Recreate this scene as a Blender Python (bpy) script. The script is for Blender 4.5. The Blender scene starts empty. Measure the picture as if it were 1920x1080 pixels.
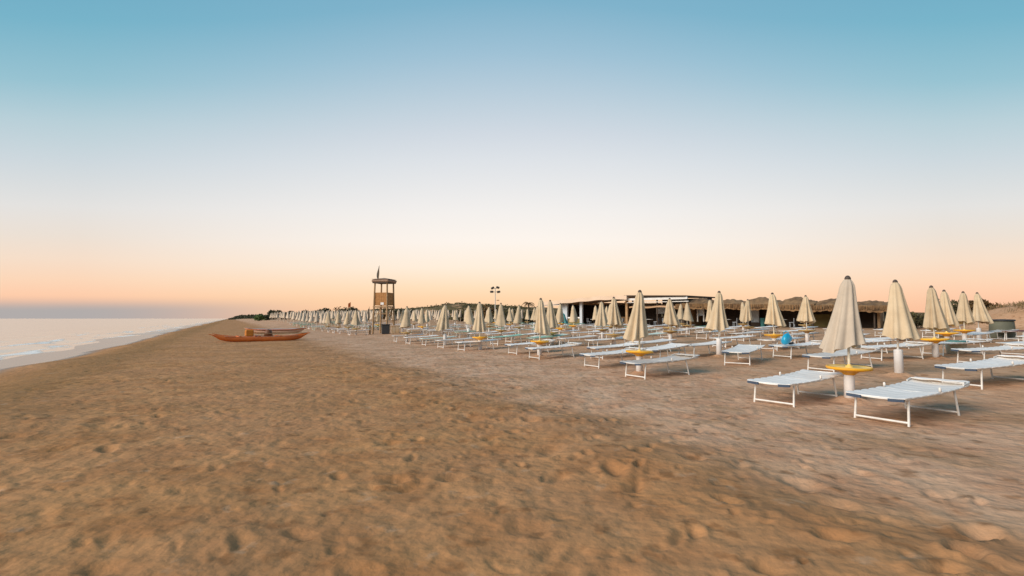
import bpy, math, random
import numpy as np
from mathutils import Vector, Matrix, noise as mnoise

R = math.radians
rng = random.Random(7)
C = bpy.context.scene.collection
scene = bpy.context.scene

# ------------------------------------------------------------------ camera
EYE = 1.45
cam_d = bpy.data.cameras.new('camera')
cam_d.sensor_width = 36.0
cam_d.lens = 18.0
cam_d.clip_start = 0.05
cam_d.clip_end = 12000
cam = bpy.data.objects.new('camera', cam_d)
cam.location = (0, 0, EYE)
cam.rotation_euler = (R(90 + 3.4), 0, 0)
C.objects.link(cam)
scene.camera = cam

# ------------------------------------------------------------------ sky, added sun fill, exposure
def lin(c):
    out = []
    for v in c[:3]:
        v = v / 255.0
        out.append(v / 12.92 if v <= 0.04045 else ((v + 0.055) / 1.055) ** 2.4)
    return tuple(out) + (1.0,)

FILL_ELEV, FILL_AZ = 27.0, -122.0         # azimuth measured clockwise from the view direction (+Y)
world = bpy.data.worlds.new('World')
scene.world = world
world.use_nodes = True
wt = world.node_tree
wt.nodes.clear()
def wn(t, **k):
    n = wt.nodes.new(t)
    for a, b in k.items():
        setattr(n, a, b)
    return n
def wl(a, b): wt.links.new(a, b)
def wmath(op, a, b=None, clamp=False):
    n = wn('ShaderNodeMath', operation=op, use_clamp=clamp)
    for i, v in enumerate((a, b)):
        if v is None: continue
        if isinstance(v, (int, float)): n.inputs[i].default_value = v
        else: wl(v, n.inputs[i])
    return n.outputs[0]
tc = wn('ShaderNodeTexCoord')
sep = wn('ShaderNodeSeparateXYZ')
wl(tc.outputs['Generated'], sep.inputs[0])
X, Y, Z = sep.outputs
hor = wmath('SQRT', wmath('ADD', wmath('MULTIPLY', X, X), wmath('ADD', wmath('MULTIPLY', Y, Y), 1e-6)))
cosaz = wmath('DIVIDE', Y, hor)
sinaz = wmath('DIVIDE', X, hor)
side = wmath('SUBTRACT', 1.0, cosaz)
f = wmath('MULTIPLY', Z, wmath('ADD', 1.0, wmath('MULTIPLY', wmath('MINIMUM', side, 0.6), 1.25)))
def ramp(stops, fac):
    n = wn('ShaderNodeValToRGB')
    e = n.color_ramp.elements
    while len(e) < len(stops): e.new(0.5)
    for el, (p, c) in zip(e, stops):
        el.position = p; el.color = lin(c)
    wl(fac, n.inputs[0])
    return n.outputs[0]
glow = ramp([(0.0, (252, 200, 157)), (.038, (253, 213, 172)), (.06, (254, 223, 188)), (.10, (254, 237, 218)),
             (.15, (252, 243, 235)), (.205, (243, 239, 236)), (.30, (221, 225, 230)), (.345, (208, 216, 225)),
             (.39, (192, 208, 220)), (.47, (158, 192, 212)), (.54, (127, 177, 202)), (.8, (88, 146, 184)), (1.0, (74, 130, 172))], f)
flank = ramp([(0.0, (249, 189, 155)), (.022, (250, 195, 161)), (.05, (252, 205, 173)), (.075, (250, 213, 184)), (.115, (244, 220, 200)),
              (.16, (234, 222, 211)), (.215, (226, 224, 222)), (.30, (204, 214, 220)), (.37, (183, 206, 215)),
              (.44, (150, 193, 208)), (.54, (118, 178, 200)), (.8, (86, 146, 182)), (1.0, (72, 130, 170))], f)
m1 = wn('ShaderNodeMix', data_type='RGBA')
wl(wmath('MULTIPLY', side, 4.2, clamp=True), m1.inputs['Factor'])
wl(glow, m1.inputs['A']); wl(flank, m1.inputs['B'])
# dusky blue-grey band low over the open sea
band = wn('ShaderNodeMapRange', interpolation_type='SMOOTHSTEP')
wl(f, band.inputs[0])
band.inputs['From Min'].default_value = 0.014; band.inputs['From Max'].default_value = 0.046
band.inputs['To Min'].default_value = 1.0; band.inputs['To Max'].default_value = 0.0
bandaz = wn('ShaderNodeMapRange', interpolation_type='SMOOTHSTEP')
wl(sinaz, bandaz.inputs[0])
bandaz.inputs['From Min'].default_value = -0.30; bandaz.inputs['From Max'].default_value = -0.66
m2 = wn('ShaderNodeMix', data_type='RGBA')
wl(wmath('MULTIPLY', band.outputs[0], bandaz.outputs[0]), m2.inputs['Factor'])
wl(m1.outputs['Result'], m2.inputs['A']); m2.inputs['B'].default_value = lin((176, 171, 170))
bg = wn('ShaderNodeBackground'); bg.inputs['Strength'].default_value = 1.0
wl(m2.outputs['Result'], bg.inputs['Color'])
nis = wn('ShaderNodeTexSky', sky_type='NISHITA', sun_disc=False)
nis.sun_elevation = R(3.0); nis.sun_rotation = R(FILL_AZ)
bg2 = wn('ShaderNodeBackground'); bg2.inputs['Strength'].default_value = 0.01
wl(nis.outputs[0], bg2.inputs['Color'])
add = wn('ShaderNodeAddShader')
wl(bg.outputs[0], add.inputs[0]); wl(bg2.outputs[0], add.inputs[1])
wo = wn('ShaderNodeOutputWorld')
wl(add.outputs[0], wo.inputs[0])

sl = bpy.data.lights.new('sun', 'SUN')  # added soft fill from behind left, lifts sand and umbrella fronts; no visible sun
sl.energy = 3.8
sl.angle = R(38)
sl.color = (1.0, 0.87, 0.74)
so = bpy.data.objects.new('sun', sl)
sd = Vector((math.sin(R(FILL_AZ)) * math.cos(R(FILL_ELEV)), math.cos(R(FILL_AZ)) * math.cos(R(FILL_ELEV)), math.sin(R(FILL_ELEV))))
so.rotation_euler = sd.to_track_quat('Z', 'Y').to_euler()
so.location = sd * 100
C.objects.link(so)

scene.view_settings.view_transform = 'Standard'
scene.view_settings.look = 'None'
scene.view_settings.exposure = 0.0
scene.view_settings.gamma = 1.0
scene.view_settings.use_curve_mapping = False
scene.cycles.max_bounces = 6
scene.cycles.use_denoising = True

# ------------------------------------------------------------------ the lie of the beach
NX, NY = 0.876, 0.482            # inland direction; the shore runs along (-NY, NX)
S0 = 11.3
def st(x, y): return NX * x + NY * y + S0, -NY * x + NX * y
def xy(s, t):
    a = s - S0
    return NX * a - NY * t, NY * a + NX * t
WATER_Z = -0.80
SP = [-5000, -60, -10, -1, 0, 1, 2.5, 4.5, 6.0, 7.2, 9, 20, 21.5, 25.5, 30, 38, 45, 5000]
ZP = [-60, -6, -1.5, -.86, -.80, -.745, -.62, -.37, -.14, -.03, 0, 0.0, .03, .19, .26, .39, .52, .52]
def smooth(a, b, v):
    u = np.clip((v - a) / (b - a), 0, 1)
    return u * u * (3 - 2 * u)
def lattice(ix, iy, k):
    h = (ix.astype(np.int64) * 374761393 + iy.astype(np.int64) * 668265263 + k * 1442695041) & 0xFFFFFFFF
    h = ((h ^ (h >> 13)) * 1274126177) & 0xFFFFFFFF
    h = (h ^ (h >> 16)) & 0xFFFFFFFF
    return h / 4294967295.0
def vnoise(x, y, k=0):
    ix = np.floor(x); iy = np.floor(y)
    fx = x - ix; fy = y - iy
    fx = fx * fx * (3 - 2 * fx); fy = fy * fy * (3 - 2 * fy)
    a = lattice(ix, iy, k); b = lattice(ix + 1, iy, k); c = lattice(ix, iy + 1, k); d = lattice(ix + 1, iy + 1, k)
    return (a * (1 - fx) + b * fx) * (1 - fy) + (c * (1 - fx) + d * fx) * fy
def fbm(x, y, k=0, o=4):
    v = 0; a = .5
    for i in range(o):
        v = v + a * (vnoise(x * 2 ** i + 17.3 * i, y * 2 ** i + 5.1 * i, k + i) - .5)
        a *= .5
    return v
def macro(x, y):
    x = np.asarray(x, float); y = np.asarray(y, float)
    s, t = st(x, y)
    r = np.hypot(x, y)
    wob = (vnoise(t / 6.0, s * 0 + 3.1, 5) - .5) * 2.8 * smooth(3, 10, t) * (s < 9) * smooth(9, 5, s)
    z = np.interp(s + wob, SP, ZP)
    z = z + .9 * smooth(55, 130, t) * smooth(13, 24, s)                       # the beach climbs along the far rows
    z = z + (2.5 * smooth(78, 155, t) + .6) * smooth(48, 66, s) * smooth(40, 80, t) * (1 + 1.2 * fbm(x / 26, y / 26, 31, 3)) # dunes far ahead
    g = np.exp(-(((x + 16) / 24) ** 2 + ((y - 128) / 14) ** 2)) * 1.5
    z = z + g * smooth(44, 56, s)
    d = np.hypot(x - 46, (y - 41) * 1.0)                                      # the dune at the right
    dune = smooth(11.5, 4, d) * 2.15 * (1 + .35 * fbm(x / 6, y / 6, 44, 3)) + .12 * smooth(20, 8, d) * fbm(x / 1.5, y / 1.5, 47, 3)
    z = z + dune * smooth(38, 48, s)
    ridge = np.exp(-((s - 15.2 - .5 * fbm(t / 2.2, s * 0, 51, 3)) / .6) ** 2) * .050 * smooth(-6, 1, t) * smooth(22, 12, t)
    z = z + ridge
    return z
def gz(x, y): return float(macro(x, y))

# ------------------------------------------------------------------ materials
def mat(name, base=(.5, .5, .5), rough=.6, var=None, scale=6.0, metallic=0.0, bump=0.0, bscale=40.0, spec=None, coat=0.0, thin=0.0):
    m = bpy.data.materials.new(name); m.use_nodes = True
    nt = m.node_tree; p = nt.nodes['Principled BSDF']
    p.inputs['Base Color'].default_value = (*base, 1); p.inputs['Roughness'].default_value = rough
    p.inputs['Metallic'].default_value = metallic
    if spec is not None: p.inputs['Specular IOR Level'].default_value = spec
    if coat: p.inputs['Coat Weight'].default_value = coat
    if thin:
        p.inputs['Transmission Weight'].default_value = 0
    tc = nt.nodes.new('ShaderNodeTexCoord')
    if var is not None:
        n = nt.nodes.new('ShaderNodeTexNoise'); n.inputs['Scale'].default_value = scale; n.inputs['Detail'].default_value = 5
        nt.links.new(tc.outputs['Object'], n.inputs['Vector'])
        r = nt.nodes.new('ShaderNodeValToRGB'); r.color_ramp.elements[0].position = .32; r.color_ramp.elements[1].position = .68
        r.color_ramp.elements[0].color = (*var, 1); r.color_ramp.elements[1].color = (*base, 1)
        nt.links.new(n.outputs['Fac'], r.inputs[0]); 
        oi = nt.nodes.new('ShaderNodeObjectInfo')
        hs = nt.nodes.new('ShaderNodeHueSaturation')
        mr = nt.nodes.new('ShaderNodeMapRange'); mr.inputs['To Min'].default_value = .88; mr.inputs['To Max'].default_value = 1.08
        nt.links.new(oi.outputs['Random'], mr.inputs[0]); nt.links.new(mr.outputs[0], hs.inputs['Value'])
        nt.links.new(r.outputs[0], hs.inputs['Color'])
        nt.links.new(hs.outputs[0], p.inputs['Base Color'])
    if bump:
        n2 = nt.nodes.new('ShaderNodeTexNoise'); n2.inputs['Scale'].default_value = bscale; n2.inputs['Detail'].default_value = 4
        nt.links.new(tc.outputs['Object'], n2.inputs['Vector'])
        b = nt.nodes.new('ShaderNodeBump'); b.inputs['Strength'].default_value = bump; b.inputs['Distance'].default_value = .02
        nt.links.new(n2.outputs['Fac'], b.inputs['Height']); nt.links.new(b.outputs[0], p.inputs['Normal'])
    return m

M = {}
M['canopy'] = mat('canopy_cloth', (.61, .485, .325), .85, var=(.50, .385, .245), scale=3.0, bump=.25, bscale=18)
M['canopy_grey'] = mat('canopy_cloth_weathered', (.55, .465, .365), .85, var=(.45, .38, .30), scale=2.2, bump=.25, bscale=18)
M['canopy_far'] = mat('canopy_cloth_far', (.66, .54, .41), .85, var=(.54, .43, .32), scale=3.0)  # paler cloth for the umbrellas farthest from the camera
M['cap'] = mat('cap_dark', (.10, .075, .055), .7, var=(.06, .045, .04), scale=20)
M['pole'] = mat('pole_paint', (.74, .71, .64), .45, var=(.62, .58, .52), scale=12)
M['sleeve'] = mat('sleeve_plastic', (.80, .79, .78), .45, var=(.68, .66, .64), scale=5)
M['yellow'] = mat('table_yellow', (.90, .46, .018), .5, var=(.84, .38, .015), scale=7)
M['yellow_top'] = mat('table_top_yellow', (.92, .66, .22), .55, var=(.90, .56, .12), scale=7)
M['tan'] = mat('table_tan', (.50, .33, .12), .55, var=(.42, .26, .09), scale=7)
M['sling'] = mat('sling_white', (.86, .82, .77), .75, var=(.76, .72, .67), scale=4, bump=.2, bscale=60)
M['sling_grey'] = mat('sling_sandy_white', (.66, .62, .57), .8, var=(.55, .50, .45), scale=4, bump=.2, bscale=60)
M['sling_green'] = mat('sling_green', (.30, .56, .42), .8, var=(.24, .46, .36), scale=4)
M['sling_pale'] = mat('sling_pale_green', (.60, .70, .60), .8, var=(.50, .60, .52), scale=4)
M['sling_maroon'] = mat('sling_maroon', (.20, .045, .035), .8, var=(.14, .03, .03), scale=4)
M['frame'] = mat('frame_paint', (.80, .79, .76), .4, var=(.62, .59, .54), scale=9)
M['strap'] = mat('strap_blue', (.055, .085, .13), .8, var=(.04, .06, .10), scale=9)
M['knob'] = mat('knob_plastic', (.75, .70, .64), .5)
M['orange'] = mat('boat_orange', (.66, .15, .012), .6, var=(.50, .10, .008), scale=2.5)
M['seat_or'] = mat('seat_orange', (.58, .20, .012), .7, var=(.48, .15, .01), scale=5)
M['brown'] = mat('seat_brown', (.16, .055, .018), .6)
M['boat_pale'] = mat('boat_pale', (.42, .38, .36), .7, var=(.34, .31, .30), scale=1.5)
M['litpink'] = mat('pink_lit_tone', (.62, .38, .24), .6, var=(.52, .30, .2), scale=3)  # pink light on the boats put into the colour
M['wood'] = mat('tower_wood', (.40, .25, .125), .75, var=(.28, .17, .08), scale=6, bump=.3)
M['woodpanel'] = mat('tower_panel', (.42, .20, .06), .75, var=(.32, .14, .04), scale=5, bump=.3)
M['woodroof'] = mat('tower_roof', (.34, .22, .15), .8, var=(.25, .16, .11), scale=4)
M['white'] = mat('white_paint', (.80, .80, .78), .5, var=(.70, .69, .66), scale=3)
M['bluewhite'] = mat('blue_white_paint', (.62, .69, .76), .5, var=(.52, .59, .66), scale=3)
M['dark'] = mat('dark_metal', (.035, .03, .028), .6)
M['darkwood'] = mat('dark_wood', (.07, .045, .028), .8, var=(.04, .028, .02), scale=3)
M['blackbin'] = mat('bin_black', (.03, .032, .035), .5, var=(.02, .02, .022), scale=5)
M['awning'] = mat('awning_cream', (.78, .60, .45), .8, var=(.68, .51, .37), scale=.8)
M['awning_tan'] = mat('awning_tan', (.50, .32, .19), .85, var=(.40, .25, .14), scale=.8)
M['straw'] = mat('straw', (.30, .175, .08), .95, var=(.14, .078, .036), scale=1.6, bump=.8, bscale=14)
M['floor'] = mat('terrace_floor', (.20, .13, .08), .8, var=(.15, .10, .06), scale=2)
M['glassy'] = mat('window_glass', (.42, .50, .56), .12, var=(.34, .42, .48), scale=1)
M['wallolive'] = mat('wall_olive', (.24, .19, .07), .85, var=(.17, .14, .05), scale=1)
M['cyan'] = mat('bag_cyan', (.015, .42, .62), .35, var=(.01, .30, .52), scale=4, coat=.3)
M['teal'] = mat('cloth_teal', (.10, .34, .33), .8, var=(.05, .22, .23), scale=3)
M['bingreen'] = mat('bin_green', (.13, .13, .085), .7, var=(.10, .10, .07), scale=2)
M['pinkbox'] = mat('box_pale_pink', (.50, .42, .35), .75, var=(.36, .40, .33), scale=2.5)
M['flagorange'] = mat('flag_orange', (.55, .16, .04), .8)
M['flaggrey'] = mat('flag_grey', (.22, .20, .17), .85, var=(.14, .13, .11), scale=3)
M['cabinet'] = mat('cabinet_wood', (.42, .26, .12), .7, var=(.5, .4, .28), scale=3)
M['trunk'] = mat('trunk_bark', (.12, .085, .05), .9, var=(.08, .055, .035), scale=6)
def foliage(name, a, b):
    m = mat(name, a, .8, var=b, scale=1.3)
    return m
M['leaf_dark'] = foliage('foliage_dark', (.060, .062, .022), (.030, .032, .014))
M['leaf_olive'] = foliage('foliage_olive', (.115, .098, .035), (.060, .052, .020))
M['leaf_green'] = foliage('foliage_green', (.10, .15, .035), (.055, .085, .025))
M['leaf_warm'] = foliage('foliage_warm', (.16, .085, .02), (.09, .05, .015))
M['grassdry'] = foliage('grass_dry', (.26, .17, .08), (.15, .11, .05))

def sand_material():
    m = bpy.data.materials.new('beach_sand'); m.use_nodes = True
    nt = m.node_tree; p = nt.nodes['Principled BSDF']
    def N(t, **k):
        n = nt.nodes.new(t)
        for a, b in k.items(): setattr(n, a, b)
        return n
    L = nt.links.new
    geo = N('ShaderNodeNewGeometry')
    dot = N('ShaderNodeVectorMath', operation='DOT_PRODUCT'); dot.inputs[1].default_value = (NX, NY, 0)
    L(geo.outputs['Position'], dot.inputs[0])
    def noise(scale, detail=5, rough=.55, vec=None):
        n = N('ShaderNodeTexNoise'); n.inputs['Scale'].default_value = scale; n.inputs['Detail'].default_value = detail
        n.inputs['Roughness'].default_value = rough
        L(vec or geo.outputs['Position'], n.inputs['Vector']); return n.outputs['Fac']
    def math_(op, a, b, clamp=False):
        n = N('ShaderNodeMath', operation=op, use_clamp=clamp)
        for i, v in enumerate((a, b)):
            if isinstance(v, (int, float)): n.inputs[i].default_value = v
            else: L(v, n.inputs[i])
        return n.outputs[0]
    def rng_(v, a, b, lo=0., hi=1.):
        n = N('ShaderNodeMapRange', interpolation_type='SMOOTHSTEP'); L(v, n.inputs[0])
        n.inputs['From Min'].default_value = a; n.inputs['From Max'].default_value = b
        n.inputs['To Min'].default_value = lo; n.inputs['To Max'].default_value = hi
        return n.outputs[0]
    def mix(fac, a, b):
        n = N('ShaderNodeMix', data_type='RGBA')
        if isinstance(fac, float): n.inputs['Factor'].default_value = fac
        else: L(fac, n.inputs['Factor'])
        for nm, v in (('A', a), ('B', b)):
            if isinstance(v, tuple): n.inputs[nm].default_value = (*v, 1)
            else: L(v, n.inputs[nm])
        return n.outputs['Result']
    s = math_('ADD', dot.outputs['Value'], S0)
    sw = math_('ADD', s, math_('MULTIPLY', math_('SUBTRACT', noise(.5, 4), .5), 3.2))
    swet = math_('ADD', s, math_('MULTIPLY', math_('SUBTRACT', noise(.22, 3), .5), 2.4))
    n_mid = noise(1.5, 4, .5); n_big = noise(.35, 4); n_fine = noise(28, 5, .7)
    damp = mix(rng_(n_mid, .36, .62), (.39, .180, .068), (.515, .258, .106))
    damp = mix(rng_(n_big, .35, .65, 0, .55), damp, (.48, .248, .122))
    dry = mix(rng_(n_mid, .36, .62), (.53, .295, .175), (.64, .405, .26))
    crest = math_('MULTIPLY', rng_(sw, 5.2, 6.6), rng_(sw, 9.2, 7.6))
    damp = mix(math_('MULTIPLY', crest, .6), damp, (.25, .135, .045))
    c = mix(rng_(sw, 14.2, 17.4, 0, .95), damp, dry)
    rid = math_('MULTIPLY', rng_(sw, 13.9, 15.0), rng_(sw, 16.4, 15.2))
    c = mix(math_('MULTIPLY', rid, rng_(noise(1.6, 5), .36, .68, 0, .85)), c, (.33, .165, .072))
    # inland the sand between the beds is warm again
    c = mix(rng_(s, 20, 27, 0, .55), c, (.52, .295, .155))
    c = mix(math_('MULTIPLY', rng_(noise(.75, 5, .6), .48, .66), .60), c, (.30, .155, .066))
    # small dark flecks: shade of hollows put into the colour, and debris
    c = mix(math_('MULTIPLY', rng_(noise(3.9, 3, .5), .56, .70), .60), c, (.22, .10, .038))
    c = mix(math_('MULTIPLY', rng_(n_fine, .48, .72), .30), c, (.25, .15, .08))
    c = mix(math_('MULTIPLY', rng_(noise(3.1, 4, .6, None), .60, .72), .25), c, (.55, .42, .30))
    dott = N('ShaderNodeVectorMath', operation='DOT_PRODUCT'); dott.inputs[1].default_value = (-NY, NX, 0)
    L(geo.outputs['Position'], dott.inputs[0])
    veg = math_('MULTIPLY', math_('MULTIPLY', rng_(s, 50, 56), rng_(dott.outputs['Value'], 45, 60)), rng_(noise(.3, 5, .65), .36, .50))
    c = mix(veg, c, mix(rng_(noise(.9, 4), .4, .6), (.085, .065, .028), (.16, .115, .05)))
    wet = rng_(swet, 5.4, 4.2)
    c = mix(wet, c, (.21, .155, .115))
    L(c, p.inputs['Base Color'])
    r = N('ShaderNodeMix', data_type='FLOAT'); L(wet, r.inputs['Factor']); r.inputs['A'].default_value = .95; r.inputs['B'].default_value = .22
    L(r.outputs['Result'], p.inputs['Roughness'])
    sp = N('ShaderNodeMix', data_type='FLOAT'); L(wet, sp.inputs['Factor']); sp.inputs['A'].default_value = .12; sp.inputs['B'].default_value = .6
    L(sp.outputs['Result'], p.inputs['Specular IOR Level'])
    h = math_('ADD', math_('MULTIPLY', noise(4.2, 2, .45), 1.0), math_('MULTIPLY', n_fine, .11))
    h = math_('ADD', h, math_('MULTIPLY', noise(11, 2, .45), .28))
    b = N('ShaderNodeBump'); b.inputs['Distance'].default_value = .085
    bs = N('ShaderNodeMix', data_type='FLOAT'); L(wet, bs.inputs['Factor']); bs.inputs['A'].default_value = .66; bs.inputs['B'].default_value = .03
    L(bs.outputs['Result'], b.inputs['Strength'])
    L(h, b.inputs['Height']); L(b.outputs[0], p.inputs['Normal'])
    return m

def water_material():
    m = bpy.data.materials.new('sea_water'); m.use_nodes = True
    nt = m.node_tree; p = nt.nodes['Principled BSDF']
    def N(t, **k):
        n = nt.nodes.new(t)
        for a, b in k.items(): setattr(n, a, b)
        return n
    L = nt.links.new
    geo = N('ShaderNodeNewGeometry')
    mp = N('ShaderNodeMapping'); L(geo.outputs['Position'], mp.inputs['Vector'])
    # turn so that x' runs inland, y' along the shore, then stretch the waves along the shore
    mp.inputs['Rotation'].default_value = (0, 0, -math.atan2(NY, NX))
    st1 = N('ShaderNodeMapping'); st1.inputs['Scale'].default_value = (1.0, .18, 1.0); L(mp.outputs[0], st1.inputs['Vector'])
    def noise(scale, detail, vec, rough=.5):
        n = N('ShaderNodeTexNoise'); n.inputs['Scale'].default_value = scale; n.inputs['Detail'].default_value = detail
        n.inputs['Roughness'].default_value = rough
        L(vec, n.inputs['Vector']); return n.outputs['Fac']
    def math_(op, a, b, clamp=False):
        n = N('ShaderNodeMath', operation=op, use_clamp=clamp)
        for i, v in enumerate((a, b)):
            if isinstance(v, (int, float)): n.inputs[i].default_value = v
            else: L(v, n.inputs[i])
        return n.outputs[0]
    def rng_(v, a, b, lo=0., hi=1.):
        n = N('ShaderNodeMapRange', interpolation_type='SMOOTHSTEP'); L(v, n.inputs[0])
        n.inputs['From Min'].default_value = a; n.inputs['From Max'].default_value = b
        n.inputs['To Min'].default_value = lo; n.inputs['To Max'].default_value = hi
        return n.outputs[0]
    sx = N('ShaderNodeSeparateXYZ'); L(mp.outputs[0], sx.inputs[0])
    s = math_('ADD', sx.outputs[0], S0)
    sw = math_('ADD', s, math_('MULTIPLY', math_('SUBTRACT', noise(.16, 4, mp.outputs[0]), .5), 6.0))
    p.inputs['Roughness'].default_value = .16
    p.inputs['IOR'].default_value = 1.33
    p.inputs['Specular IOR Level'].default_value = .6
    # foam lines: two broken strips by the edge and a thin lacy wash
    streak = noise(.55, 5, st1.outputs[0], .6)
    f1 = math_('MULTIPLY', rng_(sw, -1.3, -.5), rng_(sw, .6, -.1))
    f2 = math_('MULTIPLY', rng_(sw, -4.4, -3.8), rng_(sw, -2.6, -3.2))
    f3 = math_('MULTIPLY', rng_(sw, -8.0, -7.6), rng_(sw, -6.8, -7.2))
    foam = math_('ADD', math_('MULTIPLY', f1, rng_(streak, .42, .52)), math_('MULTIPLY', f2, rng_(streak, .52, .60)))
    foam = math_('ADD', foam, math_('MULTIPLY', f3, rng_(streak, .54, .60)), True)
    mixc = N('ShaderNodeMix', data_type='RGBA'); L(foam, mixc.inputs['Factor'])
    base = N('ShaderNodeMix', data_type='RGBA'); L(rng_(sw, -30, -2), base.inputs['Factor'])
    base.inputs['A'].default_value = (.60, .48, .37, 1); base.inputs['B'].default_value = (.60, .46, .34, 1)
    L(base.outputs['Result'], mixc.inputs['A']); mixc.inputs['B'].default_value = (.88, .82, .75, 1)
    L(mixc.outputs['Result'], p.inputs['Base Color'])
    rr = N('ShaderNodeMix', data_type='FLOAT'); L(foam, rr.inputs['Factor']); rr.inputs['A'].default_value = .16; rr.inputs['B'].default_value = .8
    L(rr.outputs['Result'], p.inputs['Roughness'])
    h = math_('ADD', noise(.9, 5, st1.outputs[0]), math_('MULTIPLY', noise(.16, 3, st1.outputs[0]), 2.5))
    h = math_('ADD', h, math_('MULTIPLY', foam, .2))
    b = N('ShaderNodeBump'); b.inputs['Distance'].default_value = .16; b.inputs['Strength'].default_value = .40
    L(h, b.inputs['Height']); L(b.outputs[0], p.inputs['Normal'])
    return m

# ------------------------------------------------------------------ ground and sea sheets
def np_mesh(name, verts, quads, material, smooth_=True):
    me = bpy.data.meshes.new(name)
    me.vertices.add(len(verts)); me.vertices.foreach_set('co', verts.astype(np.float32).ravel())
    me.loops.add(quads.size); me.loops.foreach_set('vertex_index', quads.astype(np.int32).ravel())
    me.polygons.add(len(quads))
    me.polygons.foreach_set('loop_start', np.arange(0, quads.size, 4, dtype=np.int32))
    me.polygons.foreach_set('loop_total', np.full(len(quads), 4, dtype=np.int32))
    me.polygons.foreach_set('use_smooth', np.full(len(quads), smooth_))
    me.update(calc_edges=True); me.validate()
    me.materials.append(material)
    o = bpy.data.objects.new(name, me); C.objects.link(o)
    return o

def dimples(x, y, cell, k, rmin, rmax, depth, prob=1.0):
    """footprints and scuffs: one jittered oval hollow with a pushed-up rim per cell"""
    gx = np.floor(x / cell); gy = np.floor(y / cell)
    z = np.zeros_like(x)
    for i in (-1, 0, 1):
        for j in (-1, 0, 1):
            cx = gx + i; cy = gy + j
            px = (cx + lattice(cx, cy, k)) * cell; py = (cy + lattice(cx, cy, k + 1)) * cell
            an = lattice(cx, cy, k + 2) * math.pi
            ra = rmin + (rmax - rmin) * lattice(cx, cy, k + 3)
            asp = .45 + .4 * lattice(cx, cy, k + 4)
            dz = depth * (.35 + lattice(cx, cy, k + 5)) * (lattice(cx, cy, k + 6) < prob)
            dx = x - px; dy = y - py
            u = (dx * np.cos(an) + dy * np.sin(an)) / ra
            v = (-dx * np.sin(an) + dy * np.cos(an)) / (ra * asp)
            q = u * u + v * v
            z += dz * (-np.exp(-q * 1.6) + .30 * np.exp(-(np.sqrt(q) - 1.45) ** 2 * 4) * (.4 + lattice(cx, cy, k + 7)))
    return z

def detail(x, y):
    s, t = st(x, y)
    r = np.hypot(x, y)
    near = smooth(70, 12, r)
    land = smooth(5.2, 8.0, s + 1.2 * fbm(x / 3, y / 3, 77, 3))
    wx = x + .34 * fbm(x / .5, y / .5, 61, 3); wy = y + .34 * fbm(x / .5, y / .5, 67, 3)
    z = dimples(wx, wy, .50, 100, .07, .15, .030, .75)
    z += dimples(wx + 3.3, wy + 1.7, .27, 200, .04, .085, .015, .7) * smooth(30, 8, r)
    z += dimples(wx + .3, wy + 9.7, 1.5, 300, .22, .42, .016, .6)
    z += fbm(x / .9, y / .9, 81, 3) * .038
    z += fbm(x / .26, y / .26, 85, 3) * .016 * smooth(14, 4, r)
    z += fbm(x / 4.5, y / 4.5, 91, 2) * .07
    rough = .8 + .9 * np.exp(-((s - 15.2) / 1.1) ** 2) + .5 * (vnoise(x / 3.0, y / 3.0, 95) - .3)
    # the churned dark heap at the left
    heap = np.exp(-(((x + 7.2) / 1.5) ** 2 + ((y - 7.0) / .7) ** 2))
    z = z * (rough + heap * .9) + heap * .05
    z = z * land * (near * .92 + .08)
    for ux, uy in BASES:                                   # sand heaped round the near sleeves, scooped a little outside
        q = np.hypot(x - ux + .02 * np.sin(y * 9), (y - uy) * .9)
        z = z + .055 * np.exp(-((q - .12) / .10) ** 2) - .022 * np.exp(-((q - .42) / .14) ** 2)
    return z

BASES = [(5.92, 9.08), (3.33, 13.5), (8.85, 11.8), (6.95, 17.3), (12.75, 15.5), (10.0, 19.6), (1.02, 19.2)]
def polar_sheet(name, height, material, r0, r1, dr, th0, th1, nth):
    nr = int(math.log(r1 / r0) / dr)
    rr = r0 * np.exp(np.linspace(0, math.log(r1 / r0), nr))
    front = np.linspace(th0, th1, nth)
    back = np.linspace(th1, th0 + 360, 40)[1:-1]
    th = np.radians(np.concatenate([front, back]))
    n = len(th)
    xx = rr[:, None] * np.sin(th)[None]; yy = rr[:, None] * np.cos(th)[None]
    zz = height(xx, yy)
    v = np.stack([xx, yy, zz], -1).reshape(-1, 3)
    v = np.vstack([v, [[0, 0, float(height(np.array([0.001]), np.array([0.001]))[0])]]])
    i = np.arange(nr - 1)[:, None]; j = np.arange(n)[None]; j2 = (j + 1) % n
    q = np.stack([i * n + j, i * n + j2 + 0 * i, (i + 1) * n + j2, (i + 1) * n + j], -1).reshape(-1, 4)
    q = q[:, ::-1]
    c = len(v) - 1
    jj = np.arange(0, n - 1, 2)
    cap = np.stack([np.full_like(jj, c), jj, jj + 1, np.minimum(jj + 2, n - 1)], -1)
    cap = cap[(cap[:, 2] != cap[:, 3])]
    q = np.vstack([q, cap[:, [0, 1, 2, 3]]])
    return np_mesh(name, v, q, material)

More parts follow.
